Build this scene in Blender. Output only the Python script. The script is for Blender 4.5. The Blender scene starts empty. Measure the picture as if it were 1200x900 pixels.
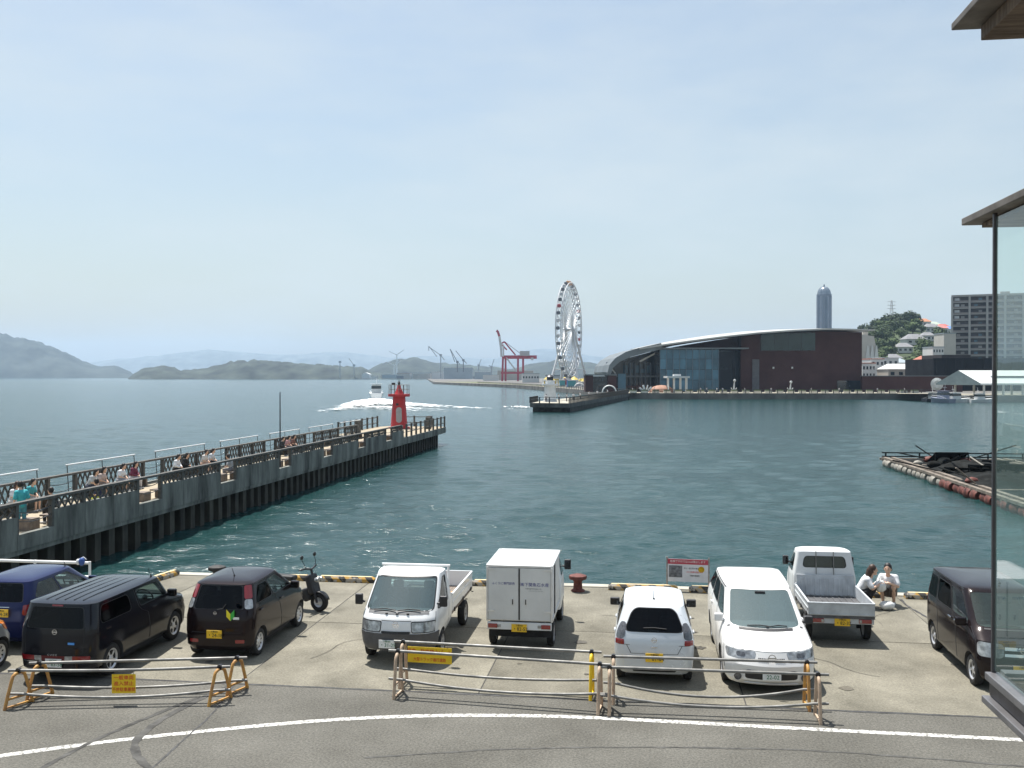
import bpy, bmesh, math, random
from mathutils import Vector, Matrix, Euler
random.seed(7)
R = math.radians
sc = bpy.context.scene
COL = sc.collection

# ---------------------------------------------------------------- camera, world, sun, exposure
# world frame: x runs along the quay edge, y away over the harbour, z up; apron level is z = 0
EYE = 5.85; FPX = 1130.0; HOR = 441.0
YAW = math.atan(152 / 1130); CA, SA = math.cos(YAW), math.sin(YAW)
SEA = -1.3
cam = bpy.data.objects.new('camera', bpy.data.cameras.new('camera')); COL.objects.link(cam)
cam.location = (0, 0, EYE)
cam.rotation_euler = (R(90) - math.atan((450 - HOR) / FPX), 0, YAW)
cam.data.sensor_fit = 'HORIZONTAL'; cam.data.sensor_width = 36.0
cam.data.lens = FPX / 1200 * 36.0
cam.data.clip_start = 0.1; cam.data.clip_end = 40000
sc.camera = cam

SUN_AZ = R(-42)      # towards the sun, measured from +y to the left
SUN_EL = R(69)
sun_dir = Vector((math.sin(SUN_AZ) * math.cos(SUN_EL), math.cos(SUN_AZ) * math.cos(SUN_EL), math.sin(SUN_EL)))
w = bpy.data.worlds.new('World'); sc.world = w; w.use_nodes = True
nt = w.node_tree; nt.nodes.clear()
wo = nt.nodes.new('ShaderNodeOutputWorld'); bg = nt.nodes.new('ShaderNodeBackground')
sky = nt.nodes.new('ShaderNodeTexSky'); sky.sky_type = 'NISHITA'; sky.sun_disc = False
sky.sun_elevation = SUN_EL; sky.sun_rotation = SUN_AZ
sky.altitude = 0; sky.air_density = 1.4; sky.dust_density = 2.0; sky.ozone_density = 1.5
# thin high cloud veils, the same all round the sky
tc = nt.nodes.new('ShaderNodeTexCoord'); mp = nt.nodes.new('ShaderNodeMapping'); mp.inputs['Scale'].default_value = (1.0, 1.0, 3.6)
n1 = nt.nodes.new('ShaderNodeTexNoise'); n1.inputs['Scale'].default_value = 2.3; n1.inputs['Detail'].default_value = 7; n1.inputs['Roughness'].default_value = .56
cr = nt.nodes.new('ShaderNodeMapRange'); cr.inputs[1].default_value = .44; cr.inputs[2].default_value = .7; cr.inputs[3].default_value = .22; cr.inputs[4].default_value = .7
mx = nt.nodes.new('ShaderNodeMix'); mx.data_type = 'RGBA'
mx.inputs[7].default_value = (5.7, 6.25, 6.4, 1)
L = nt.links.new
L(tc.outputs['Generated'], mp.inputs[0]); L(mp.outputs[0], n1.inputs[0]); L(n1.outputs[0], cr.inputs[0]); L(cr.outputs[0], mx.inputs[0])
L(sky.outputs[0], mx.inputs[6]); L(mx.outputs[2], bg.inputs[0]); L(bg.outputs[0], wo.inputs[0])
bg.inputs[1].default_value = 0.082
sun = bpy.data.objects.new('sun', bpy.data.lights.new('sun', 'SUN')); COL.objects.link(sun)
sun.data.energy = 5.0; sun.data.angle = R(0.6); sun.data.color = (1, .965, .91)
sun.rotation_euler = sun_dir.to_track_quat('Z', 'Y').to_euler(); sun.location = sun_dir * 80
sc.view_settings.view_transform = 'Standard'; sc.view_settings.look = 'None'
sc.view_settings.exposure = 0.65; sc.view_settings.gamma = 1; sc.view_settings.use_curve_mapping = False
sc.render.engine = 'CYCLES'; sc.cycles.use_denoising = True
sc.cycles.max_bounces = 8; sc.cycles.transparent_max_bounces = 16; sc.cycles.volume_bounces = 1
sc.cycles.sample_clamp_indirect = 6

# ---------------------------------------------------------------- helpers
def xy(px, Z):
    """plan position of a sight line at camera depth Z"""
    X = (px - 600) / FPX * Z
    return (CA * X - SA * Z, SA * X + CA * Z)
def hz(py, Z): return EYE - (py - HOR) * Z / FPX

def lab(o, label=None, cat=None, group=None, kind=None):
    if label: o['label'] = label
    if cat: o['category'] = cat
    if group: o['group'] = group
    if kind: o['kind'] = kind
    return o
def empty(name, loc=(0, 0, 0), rz=0, label=None, cat=None, group=None, parent=None):
    o = bpy.data.objects.new(name, None); COL.objects.link(o); o.empty_display_size = .2
    o.location = loc; o.rotation_euler = (0, 0, rz)
    if parent: o.parent = parent
    return lab(o, label, cat, group)
def put(name, me, parent=None, loc=(0, 0, 0), rot=(0, 0, 0), scale=None):
    o = bpy.data.objects.new(name, me); COL.objects.link(o); o.location = loc; o.rotation_euler = rot
    if scale: o.scale = scale
    if parent: o.parent = parent
    return o
def copy_tree(o, parent=None):
    c = o.copy(); COL.objects.link(c); c.parent = parent
    for ch in list(o.children): copy_tree(ch, c)
    return c

class MB:
    """collects shapes for ONE mesh"""
    def __init__(s): s.v = []; s.f = []; s.m = []; s.k = 0
    def add(s, vs, fs, k=None):
        b = len(s.v); s.v += [tuple(p) for p in vs]; s.f += [tuple(b + i for i in f) for f in fs]
        s.m += [s.k if k is None else k] * len(fs); return s
    def box(s, c, d, rot=None, taper=1.0, k=None):
        x, y, z = d[0] / 2, d[1] / 2, d[2] / 2
        vs = [Vector((a * x * (taper if e > 0 else 1), b * y * (taper if e > 0 else 1), e * z)) for e in (-1, 1) for a, b in ((-1, -1), (1, -1), (1, 1), (-1, 1))]
        if rot is not None:
            M = Euler(rot).to_matrix(); vs = [M @ p for p in vs]
        c = Vector(c)
        return s.add([p + c for p in vs], [(3, 2, 1, 0), (4, 5, 6, 7), (0, 1, 5, 4), (1, 2, 6, 5), (2, 3, 7, 6), (3, 0, 4, 7)], k)
    def bar(s, p0, p1, wd, ht, k=None):
        """rectangular bar between two points, wd sideways, ht vertically"""
        p0, p1 = Vector(p0), Vector(p1); d = (p1 - p0).normalized()
        up = Vector((0, 0, 1)) if abs(d.z) < .95 else Vector((0, 1, 0))
        a = d.cross(up).normalized() * wd / 2; b = a.cross(d).normalized() * ht / 2
        vs = [p + q for p in (p0, p1) for q in (-a - b, a - b, a + b, -a + b)]
        return s.add(vs, [(0, 1, 2, 3), (7, 6, 5, 4), (1, 0, 4, 5), (2, 1, 5, 6), (3, 2, 6, 7), (0, 3, 7, 4)], k)
    def cyl(s, p0, p1, r0, r1=None, n=10, cap=True, k=None):
        r1 = r0 if r1 is None else r1
        p0, p1 = Vector(p0), Vector(p1); d = (p1 - p0).normalized()
        a = d.orthogonal().normalized(); b = d.cross(a)
        vs = [p + (a * math.cos(6.28318 * i / n) + b * math.sin(6.28318 * i / n)) * r for p, r in ((p0, r0), (p1, r1)) for i in range(n)]
        fs = [(i, (i + 1) % n, n + (i + 1) % n, n + i) for i in range(n)]
        if cap: fs += [tuple(range(n - 1, -1, -1)), tuple(range(n, 2 * n))]
        return s.add(vs, fs, k)
    def tube(s, pts, r, n=8, k=None):
        pts = [Vector(p) for p in pts]; m = len(pts); vs = []; a = None
        for i, p in enumerate(pts):
            d = (pts[min(i + 1, m - 1)] - pts[max(i - 1, 0)]).normalized()
            a = d.orthogonal().normalized() if a is None else (a - d * a.dot(d)).normalized()
            b = d.cross(a); rr = r[i] if isinstance(r, (list, tuple)) else r
            vs += [p + (a * math.cos(6.28318 * j / n) + b * math.sin(6.28318 * j / n)) * rr for j in range(n)]
        fs = [(i * n + j, i * n + (j + 1) % n, (i + 1) * n + (j + 1) % n, (i + 1) * n + j) for i in range(m - 1) for j in range(n)]
        fs += [tuple(range(n - 1, -1, -1)), tuple(range((m - 1) * n, m * n))]
        return s.add(vs, fs, k)
    def lathe(s, prof, n=20, c=(0, 0, 0), axis='z', k=None, close=False):
        c = Vector(c); vs = []
        for r, z in prof:
            for i in range(n):
                a = 6.28318 * i / n; p = (r * math.cos(a), r * math.sin(a), z)
                if axis == 'x': p = (p[2], p[0], p[1])
                if axis == 'y': p = (p[1], p[2], p[0])
                vs.append(c + Vector(p))
        m = len(prof)
        fs = [(i * n + j, i * n + (j + 1) % n, (i + 1) * n + (j + 1) % n, (i + 1) * n + j) for i in range(m - 1) for j in range(n)]
        if close: fs += [((m - 1) * n + j, (m - 1) * n + (j + 1) % n, (j + 1) % n, j) for j in range(n)]
        else:
            if prof[0][0] > 1e-4: fs.append(tuple(range(n - 1, -1, -1)))
            if prof[-1][0] > 1e-4: fs.append(tuple(range((m - 1) * n, m * n)))
        return s.add(vs, fs, k)
    def ball(s, c, r, n=10, sq=(1, 1, 1), k=None):
        m = max(4, n // 2)
        prof = [(math.sin(math.pi * i / m) * r + (1e-5 if i in (0, m) else 0), -math.cos(math.pi * i / m) * r) for i in range(m + 1)]
        b = len(s.v); s.lathe(prof, n, (0, 0, 0), 'z', k); c = Vector(c)
        for i in range(b, len(s.v)):
            p = s.v[i]; s.v[i] = (p[0] * sq[0] + c.x, p[1] * sq[1] + c.y, p[2] * sq[2] + c.z)
        return s
    def prism(s, poly, a, b, plane='xz', k=None):
        """polygon extruded between a and b along the axis missing from plane"""
        def P(u, v, t): return {'xz': (u, t, v), 'yz': (t, u, v), 'xy': (u, v, t)}[plane]
        n = len(poly)
        vs = [P(u, v, a) for u, v in poly] + [P(u, v, b) for u, v in poly]
        fs = [tuple(range(n)), tuple(range(2 * n - 1, n - 1, -1))] + [(i, n + i, n + (i + 1) % n, (i + 1) % n) for i in range(n)]
        return s.add(vs, fs, k)
    def mesh(s, name, mats, smooth=None, fix=True):
        me = bpy.data.meshes.new(name); me.from_pydata(s.v, [], s.f)
        mats = mats if isinstance(mats, (list, tuple)) else [mats]
        for m in mats: me.materials.append(m)
        if len(mats) > 1: me.polygons.foreach_set('material_index', s.m)
        if fix:
            bm = bmesh.new(); bm.from_mesh(me); bmesh.ops.recalc_face_normals(bm, faces=bm.faces); bm.to_mesh(me); bm.free()
        if smooth is not None:
            me.polygons.foreach_set('use_smooth', [True] * len(me.polygons)); me.set_sharp_from_angle(angle=R(smooth))
        me.update(); return me
    def build(s, name, mats, parent=None, smooth=None, loc=(0, 0, 0), rot=(0, 0, 0), bevel=0, fix=True):
        o = put(name, s.mesh(name, mats, smooth, fix), parent, loc, rot)
        if bevel:
            b = o.modifiers.new('bevel', 'BEVEL'); b.width = bevel; b.segments = 2; b.limit_method = 'ANGLE'; b.angle_limit = R(40)
        return o
def applied(o):
    """mesh of o with its modifiers applied"""
    dg = bpy.context.evaluated_depsgraph_get(); dg.update()
    return bpy.data.meshes.new_from_object(o.evaluated_get(dg), depsgraph=dg)

# ---------------------------------------------------------------- materials
MATS = {}
def mat(name, col, rough=.6, metal=0, var=.12, vscale=3.0, bump=0, bscale=40, coat=0, spec=.5, obj_var=0, col2=None, coords='Object', stretch=(1, 1, 1), emit=0, detail=6, fine=0, fscale=55):
    if name in MATS: return MATS[name]
    m = bpy.data.materials.new(name); MATS[name] = m; m.use_nodes = True
    t = m.node_tree; b = t.nodes['Principled BSDF']; N = t.nodes.new; K = t.links.new
    b.inputs['Roughness'].default_value = rough; b.inputs['Metallic'].default_value = metal
    b.inputs['Coat Weight'].default_value = coat; b.inputs['Coat Roughness'].default_value = .06; b.inputs['Specular IOR Level'].default_value = spec
    c0 = Vector(col); b.inputs['Base Color'].default_value = (*c0, 1)
    if var or bump or obj_var:
        co = N('ShaderNodeTexCoord'); mpn = N('ShaderNodeMapping'); mpn.inputs['Scale'].default_value = stretch
        K(N('ShaderNodeNewGeometry').outputs['Position'] if coords == 'World' else co.outputs[coords], mpn.inputs[0]); src = mpn.outputs[0]
        oi = N('ShaderNodeObjectInfo')
        if var:
            n = N('ShaderNodeTexNoise'); n.inputs['Scale'].default_value = vscale; n.inputs['Detail'].default_value = detail; n.inputs['Roughness'].default_value = .62
            K(src, n.inputs['Vector'])
            mr = N('ShaderNodeMapRange'); mr.inputs[1].default_value = .3; mr.inputs[2].default_value = .7; K(n.outputs[0], mr.inputs[0])
            mixn = N('ShaderNodeMix'); mixn.data_type = 'RGBA'
            c2 = Vector(col2) if col2 else c0 * (1 - 2 * var)
            mixn.inputs[6].default_value = (*c2, 1); mixn.inputs[7].default_value = (*(c0 if col2 else c0 * (1 + var)), 1)
            K(mr.outputs[0], mixn.inputs[0]); out = mixn.outputs[2]
            mr2 = N('ShaderNodeMapRange'); mr2.inputs[1].default_value = .3; mr2.inputs[2].default_value = .7
            mr2.inputs[3].default_value = min(1, rough * 1.15); mr2.inputs[4].default_value = rough * .85; K(n.outputs[0], mr2.inputs[0]); K(mr2.outputs[0], b.inputs['Roughness'])
        else:
            rgb = N('ShaderNodeRGB'); rgb.outputs[0].default_value = (*c0, 1); out = rgb.outputs[0]
        if obj_var:
            mr3 = N('ShaderNodeMapRange'); mr3.inputs[3].default_value = 1 - obj_var; mr3.inputs[4].default_value = 1 + obj_var; K(oi.outputs['Random'], mr3.inputs[0])
            mm = N('ShaderNodeMix'); mm.data_type = 'RGBA'; mm.blend_type = 'MULTIPLY'; mm.inputs[0].default_value = 1
            K(out, mm.inputs[6]); K(mr3.outputs[0], mm.inputs[7]); out = mm.outputs[2]
        if fine:
            nf = N('ShaderNodeTexNoise'); nf.inputs['Scale'].default_value = fscale; nf.inputs['Detail'].default_value = 6; nf.inputs['Roughness'].default_value = .75; K(src, nf.inputs['Vector'])
            mf = N('ShaderNodeMapRange'); mf.inputs[1].default_value = .3; mf.inputs[2].default_value = .7; mf.inputs[3].default_value = 1 - fine; mf.inputs[4].default_value = 1 + fine; K(nf.outputs[0], mf.inputs[0])
            m4 = N('ShaderNodeMix'); m4.data_type = 'RGBA'; m4.blend_type = 'MULTIPLY'; m4.inputs[0].default_value = 1; K(out, m4.inputs[6]); K(mf.outputs[0], m4.inputs[7]); out = m4.outputs[2]
        K(out, b.inputs['Base Color'])
        if bump:
            n2 = N('ShaderNodeTexNoise'); n2.inputs['Scale'].default_value = bscale; n2.inputs['Detail'].default_value = 5; K(src, n2.inputs['Vector'])
            bp = N('ShaderNodeBump'); bp.inputs['Strength'].default_value = bump; bp.inputs['Distance'].default_value = .02
            K(n2.outputs[0], bp.inputs['Height']); K(bp.outputs[0], b.inputs['Normal'])
    return m
def glass(name, tint, refl=1.0, rough=.02, base=None, opaque=0.0):
    """thin sheet of tinted glass: see-through plus a mirror coat by Fresnel"""
    if name in MATS: return MATS[name]
    m = bpy.data.materials.new(name); MATS[name] = m; m.use_nodes = True
    t = m.node_tree; t.nodes.clear(); N = t.nodes.new; K = t.links.new
    o = N('ShaderNodeOutputMaterial'); tr = N('ShaderNodeBsdfTransparent'); tr.inputs[0].default_value = (*tint, 1)
    gl = N('ShaderNodeBsdfGlossy'); gl.inputs['Roughness'].default_value = rough; gl.inputs[0].default_value = (refl, refl, refl, 1)
    lw = N('ShaderNodeLayerWeight'); lw.inputs[0].default_value = .5; pw = N('ShaderNodeMath'); pw.operation = 'POWER'; pw.inputs[1].default_value = 5; K(lw.outputs['Facing'], pw.inputs[0]); fr = N('ShaderNodeMath'); fr.operation = 'MULTIPLY_ADD'; fr.inputs[1].default_value = .94; fr.inputs[2].default_value = .06; K(pw.outputs[0], fr.inputs[0])
    s = N('ShaderNodeMixShader'); K(fr.outputs[0], s.inputs[0]); K(gl.outputs[0], s.inputs[2])
    if opaque:
        d = N('ShaderNodeBsdfDiffuse'); d.inputs[0].default_value = (*(base or tint), 1)
        s2 = N('ShaderNodeMixShader'); s2.inputs[0].default_value = opaque; K(tr.outputs[0], s2.inputs[1]); K(d.outputs[0], s2.inputs[2]); K(s2.outputs[0], s.inputs[1])
    else: K(tr.outputs[0], s.inputs[1])
    K(s.outputs[0], o.inputs[0]); return m

concrete = mat('concrete_apron', (.182, .168, .128), .85, 0, .24, .55, .35, 60, obj_var=.07, coords='Object', fine=.45, fscale=24)
joint_m = mat('joint_filler', (.05, .048, .045), .9)
quaywall = mat('quay_concrete', (.22, .21, .18), .88, 0, .18, .9, .3, 30)
asphalt = mat('asphalt', (.108, .103, .087), .9, 0, .12, .5, .55, 90, fine=.7, fscale=26)
roadpaint = mat('road_paint', (.72, .71, .67), .75, 0, .1, 5, .2, 60)
rubber = mat('rubber', (.018, .018, .019), .8, 0, .2, 8)
blackpl = mat('black_plastic', (.022, .022, .024), .5, 0, .15, 6)
darkmetal = mat('dark_metal', (.06, .06, .065), .45, .6, .2, 5)
steel = mat('galvanised_pipe', (.24, .235, .22), .55, .35, .2, 4)
chrome = mat('chrome', (.75, .76, .78), .12, 1, .05, 5)
alloy = mat('wheel_silver', (.62, .63, .65), .32, .6, .08, 8)
whitepaint = mat('white_paint', (.8, .8, .78), .5, 0, .05, 2)
textred = mat('text_red', (.62, .03, .02), .6, 0, 0)
textblack = mat('text_black', (.015, .015, .015), .6, 0, 0)
textnavy = mat('text_navy', (.03, .035, .22), .6, 0, 0)
textgreen = mat('text_green', (.02, .16, .06), .6, 0, 0)
textgrey = mat('text_grey', (.3, .3, .3), .6, 0, 0)
signyellow = mat('sign_yellow', (.86, .56, .012), .5, 0, .06, 5)
plateyellow = mat('plate_yellow', (.85, .52, .02), .45, 0, .05, 8)
platewhite = mat('plate_white', (.78, .79, .77), .45, 0, .05, 8)

FONT = None
def text_mesh(txt, size, m, thick=.0015):
    cu = bpy.data.curves.new('lettering', 'FONT'); cu.body = txt; cu.size = size; cu.align_x = 'CENTER'; cu.align_y = 'CENTER'
    cu.resolution_u = 2; cu.extrude = thick
    o = bpy.data.objects.new('lettering', cu); COL.objects.link(o)
    me = applied(o); bpy.data.objects.remove(o); me.materials.clear(); me.materials.append(m); return me
def text_on(txt, size, m, parent, loc, rz=0, tilt=90, sx=1, name='lettering'):
    """upright lettering that faces local -y when rz = 0"""
    o = put(name, text_mesh(txt, size, m), parent, loc, (R(tilt), 0, rz)); o.scale = (sx, 1, 1); return o
# ---------------------------------------------------------------- sea
def sea_material():
    m = bpy.data.materials.new('sea_water'); m.use_nodes = True; t = m.node_tree; N = t.nodes.new; K = t.links.new
    b = t.nodes['Principled BSDF']; b.inputs['Roughness'].default_value = .14; b.inputs['IOR'].default_value = 1.33
    co = N('ShaderNodeTexCoord')
    def noise(scale, st, rot, detail=3, rough=.55):
        mp = N('ShaderNodeMapping'); mp.inputs['Scale'].default_value = st; mp.inputs['Rotation'].default_value = (0, 0, rot); K(co.outputs['Object'], mp.inputs[0])
        n = N('ShaderNodeTexNoise'); n.inputs['Scale'].default_value = scale; n.inputs['Detail'].default_value = detail; n.inputs['Roughness'].default_value = rough; K(mp.outputs[0], n.inputs['Vector']); return n.outputs[0]
    patch = noise(.03, (1, 2.2, 1), .2, 5, .6)
    cr = N('ShaderNodeMapRange'); cr.inputs[1].default_value = .3; cr.inputs[2].default_value = .7; K(patch, cr.inputs[0])
    mx = N('ShaderNodeMix'); mx.data_type = 'RGBA'; mx.inputs[6].default_value = (.009, .036, .036, 1); mx.inputs[7].default_value = (.014, .049, .049, 1)
    K(cr.outputs[0], mx.inputs[0]); K(mx.outputs[2], b.inputs['Base Color'])
    prev = None
    for sc_, st, rot, dist, stg, det in ((.3, (1, 2.2, 1), .12, .5, .5, 5), (1.5, (1, 2.0, 1), -.2, .14, .7, 5), (5.5, (1, 1.6, 1), .25, .045, .65, 4)):
        bp = N('ShaderNodeBump'); bp.inputs['Strength'].default_value = stg; bp.inputs['Distance'].default_value = dist
        K(noise(sc_, st, rot, det), bp.inputs['Height'])
        if prev: K(prev, bp.inputs['Normal'])
        prev = bp.outputs[0]
    K(prev, b.inputs['Normal']); return m
seam = sea_material()
def sea_mesh():
    """near water as real ripples that die out with distance, then a flat sheet to the horizon"""
    import numpy as np
    rng = np.random.default_rng(4); rows = [21.5]
    while rows[-1] < 430: rows.append(rows[-1] * 1.0068)
    Y = np.array(rows); nr = len(Y); s = np.linspace(-1, 1, 620); T = .75 * s + .85 * s ** 5; nc = len(T)
    X = Y[:, None] * T[None, :]; YY = np.repeat(Y[:, None], nc, 1); H = np.zeros_like(X); step = np.maximum(Y * .0068, Y * .0036)[:, None]
    fade = np.clip((425 - YY) / 60, 0, 1)
    gust = .75 + .35 * np.sin(X * .05 + YY * .021 + 1.3) * np.sin(YY * .043 - X * .017)
    for i in range(90):
        lam = .36 * (3.6 / .36) ** rng.random(); an = -math.pi / 2 + .35 + rng.normal(0, .62); k = 2 * math.pi / lam
        amp = .0034 * lam ** .8; ph = rng.random() * 6.28; att = np.clip((lam / step - 2.2) / 2.5, 0, 1)
        q = np.sin(k * (X * math.cos(an) + YY * math.sin(an)) + ph); H += amp * att * (q + .25 * q * q * np.sign(q))
    Z = SEA + H * gust * fade
    co = np.stack([X, YY, Z], -1).reshape(-1, 3); ex = np.array([[-9000, 424, SEA - .01], [9000, 424, SEA - .01], [9000, 10500, SEA - .01], [-9000, 10500, SEA - .01]])
    idx = np.arange(nr * nc).reshape(nr, nc); F = np.stack([idx[:-1, :-1], idx[:-1, 1:], idx[1:, 1:], idx[1:, :-1]], -1).reshape(-1, 4); F = np.vstack([F, np.array([[0, 1, 2, 3]]) + nr * nc])
    co = np.vstack([co, ex]); me = bpy.data.meshes.new('sea'); me.vertices.add(len(co)); me.vertices.foreach_set('co', co.ravel().astype('f4')); me.loops.add(F.size); me.loops.foreach_set('vertex_index', F.ravel().astype('i4')); me.polygons.add(len(F)); me.polygons.foreach_set('loop_start', np.arange(0, F.size, 4, dtype='i4')); me.polygons.foreach_set('use_smooth', [True] * len(F)); me.update(calc_edges=True); me.validate(); me.materials.append(seam); return me
lab(put('sea', sea_mesh()), kind='structure')
mb = MB(); mb.add([(-300, -200, -1.6), (300, -200, -1.6), (300, 24, -1.6), (-300, 24, -1.6)], [(0, 1, 2, 3)])
lab(mb.build('ground', quaywall), kind='structure')

# ---------------------------------------------------------------- quay: asphalt lane and concrete apron slabs
QY = 26.75; AP = 17.45; LX = -13.9; LY = 24.4
mb = MB(); mb.box((0, (AP - 60) / 2, -.8), (120, AP + 60 - .02, 1.6))
road = lab(mb.build('road', asphalt), kind='structure')
mb = MB(); mb.box(((LX + 60) / 2, (AP + QY) / 2, -.9), (60 - LX, QY - AP - .02, 1.78)); mb.box(((LX - 60) / 2, (AP + LY) / 2, -.9), (60 + LX - .02, LY - AP - .02, 1.78))
quay = lab(mb.build('quay', joint_m), kind='structure')
xs = [-26.5, -21.8, -17.1, -12.4, -7.65, -2.98, 1.85, 6.7, 11.5, 16.3]
for i in range(len(xs) - 1):
    for y0, y1 in ((AP, 22.1), (22.1, QY)):
        x0, x1 = xs[i], xs[i + 1]
        if y1 > LY:
            if x1 <= LX: y1 = LY
            elif x0 < LX: 
                q = MB(); q.box(((x0 + LX) / 2, (y0 + LY) / 2, -.04), (LX - x0 - .022, LY - y0 - .022, .08)); q.build('concrete_slab', concrete, quay, bevel=.006); x0 = LX
        q = MB(); h = random.uniform(-.004, .003)
        q.box((0, 0, -.04 + h), (x1 - x0 - .022, y1 - y0 - .022, .08))
        q.build('concrete_slab', concrete, quay, loc=((x0 + x1) / 2, (y0 + y1) / 2, 0), bevel=.006)
# capping beam along the edge
mb = MB(); mb.box(((LX + 40) / 2, QY + .17, -.72), (40 - LX, .34, 1.5)); mb.build('edge_beam', mat('edge_concrete', (.42, .395, .33), .8, 0, .15, 1.2, .2, 30), quay, bevel=.03)
mb = MB(); mb.box(((LX - 40) / 2, LY + .15, -.75), (40 + LX, .3, 1.44)); mb.build('edge_beam', MATS['edge_concrete'], quay, bevel=.03)

# white line: straight, then bending towards the near left
pts = [(-16, 8.6), (-13, 11.35), (-11.2, 12.7), (-9.77, 13.64), (-8.2, 14.53), (-6.37, 15.37), (-5, 15.88), (-3.66, 16.22), (-2.2, 16.43), (-.745, 16.51), (2.09, 16.47), (6.1, 16.42), (12, 16.36), (20, 16.3)]
def smooth_line(pts, n=8):
    out = []
    for i in range(len(pts) - 1):
        p = [Vector(pts[max(0, min(len(pts) - 1, i + j))]) for j in (-1, 0, 1, 2)]
        for k in range(n):
            t = k / n
            out.append(.5 * ((2 * p[1]) + (p[2] - p[0]) * t + (2 * p[0] - 5 * p[1] + 4 * p[2] - p[3]) * t * t + (3 * p[1] - p[0] - 3 * p[2] + p[3]) * t ** 3))
    out.append(Vector(pts[-1])); return out
def strip(name, pts, wd, z, m, parent=None, jit=0, kind=None, n=8):
    c = smooth_line(pts, n); q = MB(); vs = []
    for i, p in enumerate(c):
        d = (c[min(i + 1, len(c) - 1)] - c[max(i - 1, 0)]).normalized(); nn = Vector((-d.y, d.x)) * (wd / 2)
        a, b = random.uniform(1 - jit, 1 + jit), random.uniform(1 - jit, 1 + jit)
        vs += [(p.x + nn.x * a, p.y + nn.y * a, z), (p.x - nn.x * b, p.y - nn.y * b, z)]
    q.add(vs, [(2 * i, 2 * i + 1, 2 * i + 3, 2 * i + 2) for i in range(len(c) - 1)]); o = q.build(name, m, parent)
    if kind: lab(o, kind=kind)
    return o
def worn_paint():
    m = mat('worn_white_line', (.74, .73, .69), .75, 0, 0); t = m.node_tree; N = t.nodes.new; K = t.links.new; b = t.nodes['Principled BSDF']
    co = N('ShaderNodeTexCoord'); n = N('ShaderNodeTexNoise'); n.inputs['Scale'].default_value = 14; n.inputs['Detail'].default_value = 8; n.inputs['Roughness'].default_value = .7; K(co.outputs['Object'], n.inputs[0])
    mr = N('ShaderNodeMapRange'); mr.inputs[1].default_value = .43; mr.inputs[2].default_value = .53; K(n.outputs[0], mr.inputs[0])
    mx = N('ShaderNodeMix'); mx.data_type = 'RGBA'; mx.inputs[6].default_value = (.17, .165, .15, 1); mx.inputs[7].default_value = (.6, .59, .55, 1); K(mr.outputs[0], mx.inputs[0]); K(mx.outputs[2], b.inputs['Base Color']); return m
lab(strip('lane_line', pts, .15, .004, worn_paint(), jit=.06, n=14), kind='structure')
tar = mat('tar', (.05, .05, .05), .8, 0, .3, 6)
tyre = mat('tyre_mark', (.068, .066, .06), .9, 0, .35, 3)
strip('tar_seam', [(-30, 17.43), (-12, 17.44), (0, 17.43), (10, 17.44), (20, 17.43)], .07, .0045, tar, road, jit=.4, n=40)
strip('crack', [(-7.66, 17.4), (-7.5, 16.6), (-7.35, 15.6), (-7.3, 14.6), (-7.22, 13.2), (-7.2, 11)], .035, .0045, tar, road, jit=.5, n=10)
strip('tyre_mark', [(-7.7, 17.3), (-7.95, 16.4), (-8.1, 15.4), (-8.0, 14.4), (-7.4, 13.6), (-6.4, 12.9)], .13, .0055, tyre, road, jit=.25)
strip('tyre_mark', [(-8.0, 16.6), (-8.35, 15.6), (-8.7, 14.4), (-8.9, 13.0)], .09, .0055, tyre, road, jit=.3)
strip('crack', [(-4.2, 14.3), (-2, 14.95), (.5, 15.35), (3, 15.5), (6.2, 15.25), (9, 14.9)], .05, .0045, mat('old_crack', (.075, .073, .066), .9, 0, .3, 5), road, jit=.6, n=14)
strip('tyre_mark', [(-3.5, 13.6), (-1.5, 14.1), (1, 14.35), (4, 14.2), (7, 13.7)], .16, .0055, mat('faint_tyre_mark', (.1, .097, .086), .9, 0, .25, 4), road, jit=.25)
strip('crack', [(7.5, 22.8), (7.0, 23.6), (6.85, 24.6), (6.72, 25.6), (6.75, 26.4)], .06, .003, tar, quay, jit=.6, n=10)

# striped wheel stops along the edge
def stripe_mat():
    m = mat('wheel_stop_stripes', (.7, .4, .02), .7, 0, 0); t = m.node_tree; N = t.nodes.new; K = t.links.new; b = t.nodes['Principled BSDF']
    co = N('ShaderNodeTexCoord'); sp = N('ShaderNodeSeparateXYZ'); K(co.outputs['Object'], sp.inputs[0])
    ad = N('ShaderNodeMath'); ad.operation = 'ADD'; K(sp.outputs[0], ad.inputs[0]); K(sp.outputs[2], ad.inputs[1])
    mu = N('ShaderNodeMath'); mu.operation = 'PINGPONG'; mu.inputs[1].default_value = .2; K(ad.outputs[0], mu.inputs[0])
    gt = N('ShaderNodeMath'); gt.operation = 'GREATER_THAN'; gt.inputs[1].default_value = .1; K(mu.outputs[0], gt.inputs[0])
    n = N('ShaderNodeTexNoise'); n.inputs['Scale'].default_value = 7; n.inputs['Detail'].default_value = 8; K(co.outputs['Object'], n.inputs[0])
    mr = N('ShaderNodeMapRange'); mr.inputs[1].default_value = .5; mr.inputs[2].default_value = .6; K(n.outputs[0], mr.inputs[0])
    a = N('ShaderNodeMix'); a.data_type = 'RGBA'; a.inputs[6].default_value = (.03, .028, .025, 1); a.inputs[7].default_value = (.46, .26, .045, 1); K(gt.outputs[0], a.inputs[0])
    c = N('ShaderNodeMix'); c.data_type = 'RGBA'; c.inputs[7].default_value = (.36, .33, .28, 1); K(mr.outputs[0], c.inputs[0]); K(a.outputs[2], c.inputs[6]); K(c.outputs[2], b.inputs['Base Color']); return m
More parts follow.
